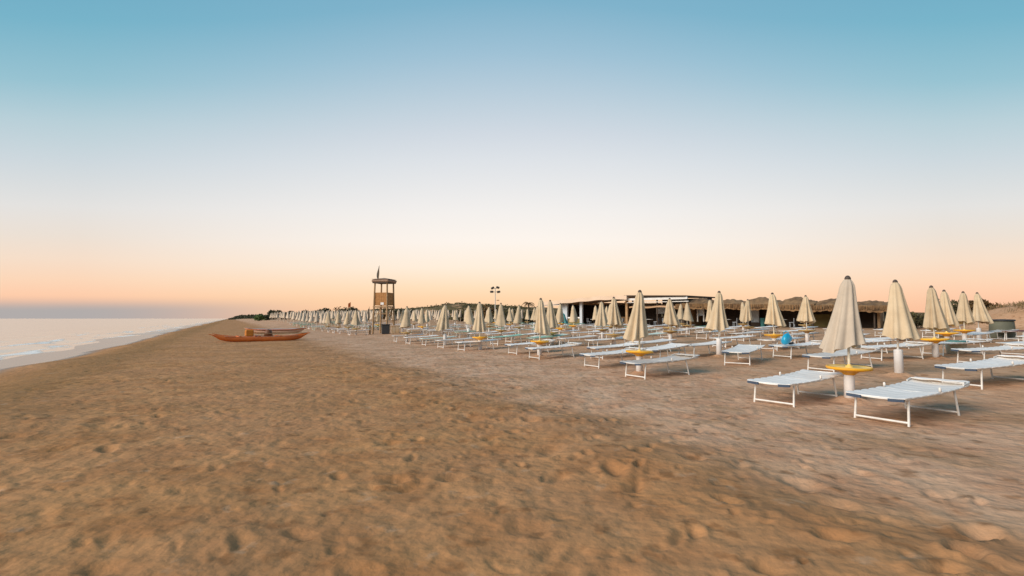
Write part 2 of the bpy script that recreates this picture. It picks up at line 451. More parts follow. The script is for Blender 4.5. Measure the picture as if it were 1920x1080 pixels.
M['sand'] = sand_material(); M['water'] = water_material()
sand = polar_sheet('sand_beach', lambda a, b: macro(a, b) + detail(a, b), M['sand'], .45, 6000, .0098, -62, 62, 560)
sand['kind'] = 'structure'; sand['label'] = 'brown trodden sand beach with footprints'
def sea_h(x, y):
    s, t = st(x, y)
    r = np.hypot(x, y)
    return WATER_Z + (.085 * np.sin((s + 1.5 * fbm(x / 9, y / 9, 8, 3) * 4) * 1.15) * np.exp(-((s + 5) / 6) ** 2) + .05 * fbm(s / 2.5, t / 12, 9, 3)) * smooth(200, 40, r) * smooth(1, -1, s)
sea = polar_sheet('sea', sea_h, M['water'], 9, 9000, .02, -100, 10, 300)
sea['kind'] = 'structure'; sea['label'] = 'calm pale sea reflecting the dusk sky'

# ------------------------------------------------------------------ mesh builder
class MB:
    def __init__(s): s.v = []; s.f = []; s.sm = []
    def add(s, vs, fs, smooth_=False):
        b = len(s.v); s.v += [tuple(p) for p in vs]
        s.f += [tuple(i + b for i in f) for f in fs]; s.sm += [smooth_] * len(fs)
    def box(s, lo, hi, bev=0.0):
        x0, y0, z0 = lo; x1, y1, z1 = hi
        if bev <= 0:
            vs = [(x0, y0, z0), (x1, y0, z0), (x1, y1, z0), (x0, y1, z0), (x0, y0, z1), (x1, y0, z1), (x1, y1, z1), (x0, y1, z1)]
            s.add(vs, [(3, 2, 1, 0), (4, 5, 6, 7), (0, 1, 5, 4), (1, 2, 6, 5), (2, 3, 7, 6), (3, 0, 4, 7)])
        else:
            b = bev
            ring = lambda z, i: [(x0 + i, y0 + b, z), (x0 + b, y0 + i, z), (x1 - b, y0 + i, z), (x1 - i, y0 + b, z), (x1 - i, y1 - b, z), (x1 - b, y1 - i, z), (x0 + b, y1 - i, z), (x0 + i, y1 - b, z)]
            vs = ring(z0, b) + ring(z0 + b, 0) + ring(z1 - b, 0) + ring(z1, b)
            fs = [tuple(range(7, -1, -1)), tuple(range(24, 32))]
            for k in range(3):
                for i in range(8):
                    j = (i + 1) % 8; fs.append((k * 8 + i, k * 8 + j, k * 8 + 8 + j, k * 8 + 8 + i))
            s.add(vs, fs)
    def tube(s, p0, p1, r0, r1=None, n=8, cap=True):
        r1 = r0 if r1 is None else r1
        p0 = Vector(p0); p1 = Vector(p1); d = (p1 - p0).normalized()
        u = d.orthogonal().normalized(); w = d.cross(u)
        vs = []
        for p, r in ((p0, r0), (p1, r1)):
            for i in range(n):
                a = 2 * math.pi * i / n; vs.append(p + (u * math.cos(a) + w * math.sin(a)) * r)
        fs = [(i, (i + 1) % n, n + (i + 1) % n, n + i) for i in range(n)]
        s.add(vs, fs, True)
        if cap: s.add(vs, [tuple(range(n - 1, -1, -1)), tuple(range(n, 2 * n))])
    def path(s, pts, r, n=7, cap=True):
        pts = [Vector(p) for p in pts]; vs = []
        up = None
        for i, p in enumerate(pts):
            d = (pts[min(i + 1, len(pts) - 1)] - pts[max(i - 1, 0)]).normalized()
            if up is None: up = d.orthogonal().normalized()
            up = (up - d * up.dot(d)).normalized(); w = d.cross(up)
            rr = r(i / (len(pts) - 1)) if callable(r) else r
            for k in range(n):
                a = 2 * math.pi * k / n; vs.append(p + (up * math.cos(a) + w * math.sin(a)) * rr)
        fs = []
        for i in range(len(pts) - 1):
            for k in range(n):
                k2 = (k + 1) % n; fs.append((i * n + k, i * n + k2, (i + 1) * n + k2, (i + 1) * n + k))
        s.add(vs, fs, True)
        if cap: s.add(vs, [tuple(range(n - 1, -1, -1)), tuple(range((len(pts) - 1) * n, len(pts) * n))])
    def lathe(s, prof, n=20, sm=True):
        vs = []; fs = []
        for r, z in prof:
            for i in range(n):
                a = 2 * math.pi * i / n; vs.append((r * math.cos(a), r * math.sin(a), z))
        for k in range(len(prof) - 1):
            for i in range(n):
                j = (i + 1) % n; fs.append((k * n + i, k * n + j, (k + 1) * n + j, (k + 1) * n + i))
        s.add(vs, fs, sm)
    def grid(s, fn, nu, nv, sm=True, flip=False):
        vs = [fn(i / nu, j / nv) for j in range(nv + 1) for i in range(nu + 1)]
        fs = []
        for j in range(nv):
            for i in range(nu):
                a = j * (nu + 1) + i; q = (a, a + 1, a + nu + 2, a + nu + 1)
                fs.append(q[::-1] if flip else q)
        s.add(vs, fs, sm)
    def slab(s, fn, nu, nv, th, sm=True):
        """a sheet with real thickness"""
        top = lambda u, v: Vector(fn(u, v))
        s.grid(top, nu, nv, sm)
        s.grid(lambda u, v: top(u, v) - Vector((0, 0, th)), nu, nv, sm, True)
        e = [(i / nu, 0) for i in range(nu + 1)] + [(1, j / nv) for j in range(1, nv + 1)] + [(1 - i / nu, 1) for i in range(1, nu + 1)] + [(0, 1 - j / nv) for j in range(1, nv)]
        vs = [top(*p) for p in e] + [top(*p) - Vector((0, 0, th)) for p in e]; n = len(e)
        s.add(vs, [(i, i + n, (i + 1) % n + n, (i + 1) % n) for i in range(n)])
    def mesh(s, name, m):
        me = bpy.data.meshes.new(name); me.from_pydata(s.v, [], s.f)
        me.polygons.foreach_set('use_smooth', s.sm); me.materials.append(m); me.update()
        return me

def link(name, me, parent=None, loc=None):
    o = bpy.data.objects.new(name, me); C.objects.link(o)
    if parent: o.parent = parent
    if loc: o.location = loc
    return o
def part(name, mb, m, parent, label=None):
    o = link(name, mb.mesh(name, m), parent)
    if label: o['label'] = label
    return o
def tag(o, label, cat, group=None, kind=None):
    o['label'] = label
    if cat: o['category'] = cat
    if group: o['group'] = group
    if kind: o['kind'] = kind
    return o
def thing(name, label, cat, loc, rz=0.0, group=None):
    o = bpy.data.objects.new(name, None); C.objects.link(o)
    o.location = loc; o.rotation_euler = (0, 0, rz); o.empty_display_size = .2
    return tag(o, label, cat, group)

ORD = ['', 'first', 'second', 'third', 'fourth', 'fifth', 'sixth', 'seventh', 'eighth', 'ninth', 'tenth', 'eleventh', 'twelfth',
       'thirteenth', 'fourteenth', 'fifteenth', 'sixteenth', 'seventeenth', 'eighteenth', 'nineteenth', 'twentieth']
ROWN = ['front row', 'second row', 'third row', 'fourth row', 'fifth row', 'sixth row', 'seventh row']

# ------------------------------------------------------------------ umbrellas (closed)
UH = 2.18
def canopy_mesh(seed, hi=True):
    r = random.Random(seed)
    nth = 64 if hi else 16
    nz = 22 if hi else 6
    zt, zb = UH - .035, .90 + r.uniform(-.05, .06)
    k = 8
    ph = r.uniform(0, 6.28); lean = r.uniform(0, 6.28); la = r.uniform(.06, .15)
    amp = [r.uniform(.3, 1.7) for _ in range(k)]; sh = [r.uniform(-.8, .8) for _ in range(k)]
    hem = [r.uniform(-.06, .05) for _ in range(k)]
    wide = r.uniform(.24, .32); tw = r.uniform(-.35, .35)
    mb = MB()
    def P(u, v):
        th = 2 * math.pi * u
        w = v
        base = .030 + .062 * min(1, w * 9) ** .6 + (wide - .085) * w ** 1.22
        kk = (th / (2 * math.pi) * k) % k
        i0 = int(kk); fr = kk - i0; i1 = (i0 + 1) % k
        a = amp[i0] * (1 - fr) + amp[i1] * fr
        s_ = sh[i0] * (1 - fr) + sh[i1] * fr
        c = math.cos(k * th + ph + s_ * 2 + tw * w * 4)
        pleat = (abs(c) ** .7 * (1 if c > 0 else -1))
        fine = .25 * math.sin(19 * th + seed + 3 * w)
        rad = base * (1 + (.07 + .17 * w) * a * pleat + .09 * w * fine)
        off = la * w ** 1.3
        hz = (hem[i0] * (1 - fr) + hem[i1] * fr) * w ** 6 + .022 * w ** 8 * pleat - .055 * w ** 3 * math.cos(th - lean)
        x = rad * math.cos(th) + off * math.cos(lean); y = rad * math.sin(th) + off * math.sin(lean)
        return (x, y, zt + (zb - zt) * w + hz)
    mb.grid(P, nth, nz, True)
    if hi:
        # turned-in hem, so that the open bottom shows thickness and a dark inside
        def Q(u, v):
            p = Vector(P(u, 1.0)); c = Vector((0, 0, p.z))
            q = p + (Vector((0, 0, p.z)) - p) * (.06 * min(1, v * 3)) ; q.z += .35 * max(0, v - .15)
            q.x *= 1 - .5 * v; q.y *= 1 - .5 * v
            return tuple(q)
        mb.grid(Q, nth, 4, True)
    return mb
canopies_hi = [canopy_mesh(11 + i) .mesh('canopy', M['canopy']) for i in range(7)]
canopy_grey = canopy_mesh(40).mesh('canopy', M['canopy_grey'])
canopies_lo = [canopy_mesh(60 + i, False).mesh('canopy', M['canopy']) for i in range(5)]
def lathe_mesh(name, prof, m, n=16):
    mb = MB(); mb.lathe(prof, n); return mb.mesh(name, m)
cap_me = lathe_mesh('cap', [(.0, UH + .012), (.020, UH + .008), (.040, UH - .012), (.052, UH - .04), (.050, UH - .06), (.0, UH - .06)], M['cap'], 12)
pole_me = lathe_mesh('pole', [(.0, UH - .06), (.019, UH - .06), (.022, .9), (.024, .40), (.0, .40)], M['pole'], 10)
sleeve_me = lathe_mesh('sleeve', [(.0, .50), (.028, .50), (.032, .47), (.078, .455), (.082, .43), (.088, -.12), (.0, -.12)], M['sleeve'], 16)
sleeve_tall = lathe_mesh('sleeve', [(.0, .60), (.028, .60), (.032, .585), (.084, .575), (.087, .55), (.092, -.12), (.0, -.12)], M['sleeve'], 16)
def table_mesh(n, m):
    return lathe_mesh('table', [(.03, .50), (.05, .455), (.085, .445), (.095, .46), (.15, .50), (.27, .530), (.345, .545), (.356, .568), (.347, .592), (.332, .590)], m, n)
def tabletop_mesh(n, m):
    return lathe_mesh('table_top', [(.331, .5895), (.325, .582), (.06, .578), (.055, .60), (.03, .605), (.026, .63), (.0, .63)], m, n)
tabs = {'yellow': (table_mesh(28, M['yellow']), tabletop_mesh(28, M['yellow_top'])),
        'tan': (table_mesh(20, M['tan']), tabletop_mesh(20, M['tan']))}
def far_umbrella(i):
    mb = canopy_mesh(80 + i, False)
    mb.tube((0, 0, UH - .05), (0, 0, UH + .03), .03, .02, 6)
    mb.tube((0, 0, .0), (0, 0, .9), .06, .04, 6)
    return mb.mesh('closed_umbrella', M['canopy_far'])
far_umbs = [far_umbrella(i) for i in range(4)]

def umbrella(x, y, label, table='yellow', rz=None, me=None, tilt=(0, 0), lod=0, group='closed cream umbrellas', dz=0.0):
    z = gz(x, y) + dz
    rz = rng.uniform(0, 6.28) if rz is None else rz
    if lod == 2:
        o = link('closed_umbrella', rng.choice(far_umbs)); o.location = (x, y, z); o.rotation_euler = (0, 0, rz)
        return tag(o, label, 'umbrella', group)
    t = thing('closed_umbrella', label, 'umbrella', (x, y, z), 0, group)
    t.rotation_euler = (tilt[0], tilt[1], rz)
    link('canopy', me or (rng.choice(canopies_hi if lod == 0 else canopies_lo)), t)
    link('cap', cap_me, t)
    link('pole', pole_me, t)
    if table in tabs:
        link('sleeve', sleeve_me, t)
        a = link('table', tabs[table][0], t); b = link('table_top', tabs[table][1], a)
    else:
        link('sleeve', sleeve_tall, t)
    return t

# ------------------------------------------------------------------ sun loungers (local x: from the sea end to the head end)
LZ = .375
def sling_fn(x0, x1, rise, seed, wl_=.375):
    def P(u, v):
        x = x0 + (x1 - x0) * u
        y = (v - .5) * 2
        sag = -.028 * (1 - y * y) - .008 * math.sin(math.pi * u)
        sl_ = abs(math.sin(u * math.pi * 5)) ** .55
        rip = .008 * (sl_ - 1)
        edge = wl_ - .006 + .016 * sl_
        return (x + .012 * math.sin(y * 3 + seed), y * edge, LZ + .028 + sag + rip + rise * u ** 1.4)
    return P
def lounger_parts(lo=False):
    nu, nv = (40, 8) if not lo else (5, 2)
    nt = 8 if not lo else 5
    d = {}
    a = MB(); a.slab(sling_fn(-.03, .98, .0, 0.3), nu, nv, .012)
    d['foot_sling'] = a
    b = MB(); b.slab(sling_fn(1.01, 1.93, .05, 1.9), nu, nv, .012)
    d['back_sling'] = b
    f_ = MB()
    w = .335
    def bar(p, q, r=.017): f_.tube(p, q, r, r, nt)
    bar((0, -w, LZ - .005), (1.0, -w, LZ - .005)); bar((0, w, LZ - .005), (1.0, w, LZ - .005))
    bar((1.0, -w, LZ - .005), (1.92, -w, LZ + .042)); bar((1.0, w, LZ - .005), (1.92, w, LZ + .042))
    bar((0, -w, LZ - .005), (0, w, LZ - .005)); bar((1.92, -w, LZ + .042), (1.92, w, LZ + .042)); bar((1.0, -w, LZ - .012), (1.0, w, LZ - .012), .013)
    d['frame'] = f_
    for nm, xa, sp in (('leg', .16, -.05), ('leg.rear', 1.50, .10)):
        l = MB(); ww = .325; r = .0165 if not lo else .020
        zt = LZ + (.02 if xa > 1 else -.01)
        for sgn in (-1, 1):
            l.tube((xa, sgn * ww, zt), (xa + sp, sgn * (ww + .012), -.03), r, r, nt)
        l.tube((xa + sp * .82, -ww - .008, .055), (xa + sp * .82, ww + .008, .055), r * .92, None, nt)
        d[nm] = l
    if not lo:
        v = MB()
        # folded sunshade at the head: bent rod with its gathered cloth
        v.path([(1.72, -.36, LZ + .07), (1.86, -.375, LZ + .092), (1.97, -.34, LZ + .096), (2.0, -.2, LZ + .092), (2.01, 0, LZ + .092), (2.0, .2, LZ + .092), (1.97, .34, LZ + .096), (1.86, .375, LZ + .092), (1.72, .36, LZ + .07)], .013, 7)
        d['sunshade'] = v
        c = MB()
        c.slab(lambda u, q: (1.80 + .21 * u, (q - .5) * .68, LZ + .098 + .010 * math.sin(u * 9 + 2 * q) + .006 * math.sin(q * 14)), 8, 10, .01)
        d['shade_cloth'] = c
        for nm, sg in (('knob', -1), ('knob.far', 1)):
            k = MB(); k.lathe([(.0, .035), (.013, .03), (.017, .015), (.018, -.03), (.0, -.03)], 10)
            k.v = [(p[0] + 1.0, p[1] + sg * .352, p[2] + LZ + .055) for p in k.v]
            d[nm] = k
        for nm, ya, yb in (('strap', -.36, -.17), ('strap.far', .17, .36)):
            k = MB(); k.slab(lambda u, q: (-.043 + .03 * u, ya + (yb - ya) * q, LZ + .010 - .015 * (1 - ((ya + (yb - ya) * q) / .36) ** 2)), 2, 4, .040)
            d[nm] = k
    return d
pm = {'foot_sling': 'sling', 'back_sling': 'sling', 'frame': 'frame', 'leg': 'frame', 'leg.rear': 'frame', 'sunshade': 'frame', 'shade_cloth': 'sling',
      'knob': 'knob', 'knob.far': 'knob', 'strap': 'strap', 'strap.far': 'strap'}
lou_hi = {}; lou_mid = {}
for cloth in ('sling', 'sling_grey', 'sling_green', 'sling_pale', 'sling_maroon'):
    lou_hi[cloth] = {k: v.mesh(k.split('.')[0], M[cloth if pm[k] == 'sling' else pm[k]]) for k, v in lounger_parts().items()}
    lou_mid[cloth] = {k: v.mesh(k.split('.')[0], M[cloth if pm[k] == 'sling' else pm[k]]) for k, v in lounger_parts(True).items()}
far_lou = {}
for cloth in ('sling', 'sling_grey', 'sling_pale', 'sling_green'):
    q = lounger_parts(True); mb = MB()
    for k, v in q.items(): mb.add(v.v, v.f)
    far_lou[cloth] = mb.mesh('sun_lounger', M[cloth])

ANG = math.atan2(NY, NX)
def lounger(x, y, label, rz=ANG, cloth='sling', lod=0, group='white sun loungers', shade=True, dz=0.0):
    """x, y: the middle of the lounger's seaward end"""
    c, s = math.cos(rz), math.sin(rz)
    za = gz(x + .15 * c, y + .15 * s); zb = gz(x + 1.55 * c, y + 1.55 * s)
    pitch = -math.atan2(zb - za, 1.4)
    z = za + .0 + dz
    if lod == 2:
        o = link('sun_lounger', far_lou.get(cloth, far_lou['sling'])); o.location = (x, y, z); o.rotation_euler = (0, pitch, rz)
        return tag(o, label, 'sun lounger', group)
    t = thing('sun_lounger', label, 'sun lounger', (x, y, z), rz, group)
    t.rotation_euler = (0, pitch, rz)
    src = lou_hi[cloth] if lod == 0 else lou_mid[cloth]
    made = {}
    for k, me in src.items():
        if not shade and k in ('sunshade', 'shade_cloth'): continue
        par = made['sunshade'] if k == 'shade_cloth' else made['frame'] if k.startswith('knob') and False else t
        made[k] = link(k.split('.')[0], me, par)
    return t

# ---- the big view to the right: near umbrellas, placed where they stand
def at(px, Yd): return ((px - 960) / 960.0 * Yd, Yd)
near_u = [  # row, x, y, table, colour, label
    (0, 5.92, 9.08, 'yellow', 'grey', 'large greyish closed umbrella with bright yellow table, nearest to the camera'),
    (0, 3.33, 13.5, 'yellow', None, 'closed cream umbrella with yellow table behind the two foremost central loungers'),
    (0, 1.02, 19.2, 'yellow', None, 'closed umbrella with yellow table, third of the front row counted from the camera'),
    (0, -1.45, 23.4, 'yellow', None, 'closed umbrella with yellow table, fourth of the front row from the camera'),
    (1, 8.85, 11.8, None, None, 'closed cream umbrella on thick white sleeve without table, right of the nearest umbrella'),
    (1, 6.95, 17.3, None, None, 'closed cream umbrella on a bare white sleeve, second of the second row'),
    (1, 4.35, 22.0, 'tan', None, 'closed cream umbrella third in the second row, in front of the white bar'),
    (1, 1.95, 25.2, 'tan', None, 'closed cream umbrella fourth in the second row, left end of the bar'),
    (2, 12.75, 15.5, 'yellow', None, 'closed cream umbrella with yellow table, second of the right-hand line of five'),
    (2, 10.0, 19.6, 'yellow', None, 'closed cream umbrella beside the bright blue bag'),
    (2, 7.7, 25.0, 'tan', None, 'closed cream umbrella in third row, under the white-beamed terrace roof'),
    (3, 16.25, 19.2, 'yellow', None, 'closed cream umbrella with yellow table, third of the right-hand line of five'),
    (3, 13.55, 23.6, 'tan', None, 'closed cream umbrella with tan table just left of the nearest umbrella'),
    (3, 10.9, 28.2, 'tan', None, 'closed cream umbrella half hidden behind the second one of the second row'),
    (4, 18.75, 21.3, 'yellow', None, 'closed cream umbrella with yellow table, fourth of the right-hand line of five'),
    (4, 13.75, 29.9, 'tan', None, 'closed cream umbrella with tan table in front of the glazed doors'),
    (5, 20.9, 23.0, None, None, 'closed cream umbrella beside the green bin, last of the right-hand line'),
]
for row, x, y, tb, colr, lab in near_u:
    d = math.hypot(x, y)
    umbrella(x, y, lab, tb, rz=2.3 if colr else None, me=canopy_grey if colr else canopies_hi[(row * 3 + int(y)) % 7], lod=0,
             tilt=(rng.uniform(-.025, .025), rng.uniform(-.03, .02)))

near_l = [  # x, y of the seaward end, angle, cloth, label
    (5.02, 7.15, R(29), 'sling', 'white lounger nearest to the camera, at the far right foreground'),
    (4.29, 8.62, R(34), 'sling', 'white lounger just left of the nearest umbrella'),
    (8.62, 10.0, R(17), 'sling', 'white lounger behind the nearest one, right of the bare white umbrella sleeve'),
    (7.55, 12.75, R(24), 'sling_grey', 'grey lounger directly behind the nearest yellow table'),
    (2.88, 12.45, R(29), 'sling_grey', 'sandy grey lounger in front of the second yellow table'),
    (2.22, 15.0, R(29), 'sling', 'white lounger left of the second yellow table'),
    (6.3, 14.5, R(52), 'sling', 'white lounger facing the camera squarely beside a bare umbrella sleeve'),
    (12.0, 13.6, R(10), 'sling', 'white lounger under the right-hand umbrellas, second behind the nearest'),
    (13.3, 16.4, R(9), 'sling', 'white lounger third behind the nearest one at the right'),
    (8.4, 16.2, R(20), 'sling', 'white lounger carrying the bright blue bag'),
    (10.5, 15.2, R(12), 'sling', 'white lounger crossing behind the bare sleeve of the right umbrella'),
    (11.1, 17.4, R(14), 'sling', 'white lounger left of the right-hand yellow table'),
    (13.3, 19.3, R(14), 'sling', 'white lounger between the right-hand yellow tables, further back'),
    (15.4, 15.9, R(16), 'sling', 'white lounger cut by the right edge of the photo'),
    (.68, 18.1, R(29), 'sling', 'white lounger left of the third yellow table of the front row'),
    (-.08, 20.4, R(29), 'sling', 'white lounger between third and fourth front umbrellas'),
    (4.3, 16.2, R(40), 'sling', 'white lounger behind the second front umbrella to its right'),
    (2.8, 17.6, R(26), 'sling', 'white lounger inland of the third front umbrella'),
]
for i, (x, y, a, cl, lab) in enumerate(near_l):
    lounger(x, y, lab, a, cl, 0 if math.hypot(x, y) < 22 else 1, shade=(i % 5 != 1))

# ---- the rest of the grid of rows
rows = [(21.1, 25.9), (25.4, 27.0), (29.9, 22.9), (34.5, 22.8), (38.7, 20.2), (42.9, 14.5), (46.9, 62)]
SPACING = 4.85
used = []
for _, x, y, *_r in near_u: used.append((x, y))
usedl = [(a + .9 * math.cos(c), b + .9 * math.sin(c)) for a, b, c, *_r in near_l]
def in_view(x, y, m=0.03): return y > 1 and abs(x / y) < 1.0 + m
def at_tower(x, y): return 33 < y < 48 and math.hypot(x + .25 * y, 0) < 1.7
n_u = {}; n_l = {}
keep_clear = [(at(720, 52.5), 2.6)]
for ri, (s_, t0) in enumerate(rows):
    k = 0
    cnt = sum(1 for q in near_u if q[0] == ri)
    lc = 0
    t = t0
    while t < 152:
        jx, jt = rng.uniform(-.25, .25), rng.uniform(-.35, .35)
        x, y = xy(s_ + jx, t + jt)
        d = math.hypot(x, y)
        if in_view(x, y) and not at_tower(x, y) and all((x - p[0]) ** 2 + (y - p[1]) ** 2 > 6 for p in used) and all(math.hypot(x - c[0], y - c[1]) > r_ for c, r_ in keep_clear):
            cnt += 1
            if cnt <= 12:
                lab = f'closed cream umbrella, {ORD[cnt]} from the camera in the {ROWN[ri]} from the sea'; grp = 'closed cream umbrellas'
            else:
                lab = f'small distant closed umbrella far along the {ROWN[ri]} from the sea'; grp = f'distant closed umbrellas of the {ROWN[ri]}'
            umbrella(x, y, lab, rng.choice(['yellow', 'tan', 'tan', None]), lod=0 if d < 30 else 1 if d < 62 else 2, group=grp,
                     tilt=(rng.uniform(-.02, .02), rng.uniform(-.02, .02)))
        t += SPACING if t < 58 else 3.5
    # loungers, two to an umbrella
    t = 3.8 if ri > 0 else 22.3
    i = 0
    while t < (100 if ri < 3 else 62 if ri < 6 else 0):
        for dt in (-1.15, 1.15):
            if rng.random() < .10: continue
            x, y = xy(s_ - .9 + rng.uniform(-.2, .2), t + dt + rng.uniform(-.12, .12))
            mx, my = x + .9 * NX, y + .9 * NY
            if not in_view(mx, my, .1) or at_tower(mx, my): continue
            if any((mx - p[0]) ** 2 + (my - p[1]) ** 2 < 2.3 for p in usedl): continue
            if any(math.hypot(mx - c[0], my - c[1]) < r_ for c, r_ in keep_clear): continue
            if ri == 1 and math.hypot(mx - 8.7, my - 17) < 1.6: continue
            d = math.hypot(mx, my); lc += 1
            q = rng.random()
            cloth = 'sling' if q < .66 else 'sling_grey' if q < .80 else 'sling_pale' if q < .92 else 'sling_green'
            if d > 60: cloth = 'sling' if q < .45 else 'sling_pale' if q < .8 else 'sling_green' if q < .9 else 'sling_grey'
            cn = {'sling': 'white', 'sling_grey': 'sandy grey', 'sling_pale': 'pale green', 'sling_green': 'green'}[cloth]
            if lc <= 18 and d < 60:
                lab = f'{cn} lounger, {ORD[lc]} along the {ROWN[ri]} behind the near loungers'; grp = 'white sun loungers'
            else:
                lab = f'distant {cn} lounger far along the {ROWN[ri]} from the sea'; grp = f'distant {cn} loungers of the {ROWN[ri]}'
            lounger(x, y, lab, ANG + rng.uniform(-.07, .07), cloth, 0 if d < 18 else 1 if d < 45 else 2, group=grp, shade=rng.random() < .6)
        t += SPACING
# three green towels-of-loungers cluster beyond the fourth front table
for x, y, lab in ((-1.0, 26.0, 'bright green lounger behind the fourth yellow table of the front row'), (.9, 24.2, 'bright green lounger left of the second-row umbrella by the bar')):
    if all((x - p[0]) ** 2 + (y - p[1]) ** 2 > 0.3 for p in usedl): lounger(x, y, lab, ANG + .1, 'sling_green', 1, dz=.02)
# maroon-covered loungers at the right
lounger(*at(1742, 27.0), 'maroon lounger behind the second right-hand umbrella', R(12), 'sling_maroon', 1, dz=.15)
lounger(*at(1893, 21.6), 'maroon lounger at the right edge beside the green bin', R(12), 'sling_maroon', 1, dz=.1)

# ------------------------------------------------------------------ small things on the beach
# bright blue bag on a lounger
x, y = 8.72, 16.35
bz = gz(x, y) + LZ + .03
t = thing('beach_bag', 'bright cyan blue beach bag lying on a white lounger', 'bag', (x, y, bz), .4)
b = MB()
def blob(u, v, rx=.17, ry=.13, rz_=.19):
    th = 2 * math.pi * u; ph = math.pi * v
    k = 1 + .10 * math.sin(3 * th + 2 * ph) + .05 * math.sin(7 * th)
    return (rx * math.sin(ph) * math.cos(th) * k - .05 * math.cos(ph), ry * math.sin(ph) * math.sin(th) * k, rz_ * (1 - math.cos(ph)) * (.95 + .06 * math.sin(2 * th)))
b.grid(blob, 24, 14, True, True); part('bag_body', b, M['cyan'], t)
b = MB(); b.path([(.03, -.1, .30), (.0, -.08, .40), (0, 0, .43), (.0, .08, .40), (.03, .1, .30)], .012); part('strap', b, M['cyan'], t)
b = MB(); b.grid(lambda u, v: tuple(Vector(blob(u, v, .10, .07, .045)) + Vector((.23, 0, 0))), 12, 8, True, True); part('base_pad', b, M['dark'], t)

# green bin at the right
x, y = at(1876, 24.8)
t = thing('round_bin', 'large dark green round bin with open black top beside the dune', 'bin', (x, y, gz(x, y)), 0)
b = MB(); b.lathe([(.0, -.05), (.50, -.05), (.49, .1), (.47, .55), (.45, .80), (.43, .81), (.42, .72), (.0, .70)], 28); part('body', b, M['bingreen'], t)
b = MB(); b.lathe([(.425, .812), (.47, .812), (.50, .84), (.49, .885), (.45, .90), (.0, .915)], 28); part('lid', b, M['blackbin'], t)
# pale basket under the right-hand loungers
x, y = at(1788, 16.9)
t = thing('laundry_basket', 'pale pinkish basket on the sand between right-hand loungers', 'basket', (x, y, gz(x, y)), .3)
b = MB(); b.lathe([(.0, .0), (.24, .0), (.27, .2), (.30, .42), (.285, .42), (.26, .2), (.22, .03), (.0, .03)], 18); part('body', b, M['pinkbox'], t)
b = MB(); b.lathe([(.285, .40), (.315, .40), (.32, .43), (.285, .435)], 18); part('rim', b, M['teal'], t)

# black bin and wooden cabinet by the watchtower, grey post
x, y = at(724, 44.6)
t = thing('black_bin', 'square black bin under the watchtower', 'bin', (x, y, gz(x, y)), .2)
b = MB(); b.box((-.33, -.3, 0), (.33, .3, .78), .03); part('body', b, M['blackbin'], t)
b = MB(); b.box((-.36, -.33, .782), (.36, .33, .86), .025); part('lid', b, M['dark'], t)
x, y = at(742, 44.6)
t = thing('wooden_cabinet', 'small light wooden cabinet standing right of the watchtower', 'cabinet', (x, y, gz(x, y)), .2)
b = MB(); b.box((-.34, -.25, 0), (.34, .25, .70), .01); part('body', b, M['cabinet'], t)
for sx in (-.165, .165):
    b = MB(); b.box((sx - .15, -.275, .06), (sx + .15, -.252, .64), .006); part('door', b, M['cabinet'], t)
b = MB(); b.box((-.40, -.31, .702), (.40, .31, .74), .01); part('top', b, M['awning'], t)
x, y = at(694.5, 45)
t = thing('wooden_post', 'short weathered post in the sand left of the watchtower', 'post', (x, y, gz(x, y)), .2)
b = MB(); b.box((-.07, -.07, -.2), (.07, .07, .72), .012); part('shaft', b, M['wood'], t)
b = MB(); b.box((-.09, -.09, .722), (.09, .09, .77), .015); part('cap', b, M['dark'], t)

# ------------------------------------------------------------------ lifeguard watchtower
x, y = at(720, 46.5)
T = thing('watchtower', 'tall wooden lifeguard watchtower with flat roof, boarded rail and flag', 'watchtower', (x, y, gz(x, y)), R(-14))
W = .60
zf, zr, zt = 2.44, 3.66, 4.62
for sx in (-1, 1):
    for sy in (-1, 1):
        b = MB(); b.tube((sx * (W + .10), sy * (W + .1), -.3), (sx * W, sy * W, zt), .085, .075, 8); part('post', b, M['wood'], T)
b = MB(); b.box((-W - .12, -W - .12, zf - .12), (W + .12, W + .12, zf), .01); part('platform', b, M['wood'], T)
for (lo, hi) in (((-W, -W - .02, zf + .08), (W, -W + .02, zr)), ((-W - .02, -W + .03, zf + .08), (-W + .02, W - .03, zr)), ((W - .02, -W + .03, zf + .08), (W + .02, W - .03, zr)), ((-W, W - .02, zf + .08), (W, W + .02, zr - .3))):
    horiz = hi[0] - lo[0] > .5
    b = MB(); n = 7
    for i in range(n):     # upright boards
        if horiz:
            a0 = lo[0] + (hi[0] - lo[0]) * i / n; a1 = lo[0] + (hi[0] - lo[0]) * (i + 1) / n - .012
            b.box((a0, lo[1], lo[2]), (a1, hi[1], hi[2]), .004)
        else:
            a0 = lo[1] + (hi[1] - lo[1]) * i / n; a1 = lo[1] + (hi[1] - lo[1]) * (i + 1) / n - .012
            b.box((lo[0], a0, lo[2]), (hi[0], a1, hi[2]), .004)
    part('board_panel', b, M['woodpanel'], T)
b = MB(); b.box((.0, -W - .05, zf + .12), (.32, -W - .025, zf + .33), .004); part('notice', b, M['white'], T)
for (p, q) in (((-W, -W, 1.75), (W, -W, 1.75)), ((-W, W, 1.75), (W, W, 1.75)), ((-W, -W, .9), (-W, W, 2.45)), ((W, -W, .9), (W, W, 2.45))):
    b = MB(); b.tube(p, q, .035, None, 6); part('brace', b, M['wood'], T)
b = MB(); b.grid(lambda u, v: ((u - .5) * 1.70, (v - .5) * 1.70, zt + .40 - .34 * max(abs(u - .5), abs(v - .5)) * 2 * .45), 8, 8, False)
b.box((-.85, -.85, zt - .02), (.85, .85, zt + .21), .08); part('roof', b, M['woodroof'], T)
b = MB(); b.box((-.77, -.77, zt - .11), (.77, .77, zt - .022)); part('roof_frame', b, M['darkwood'], T)
lad = MB()
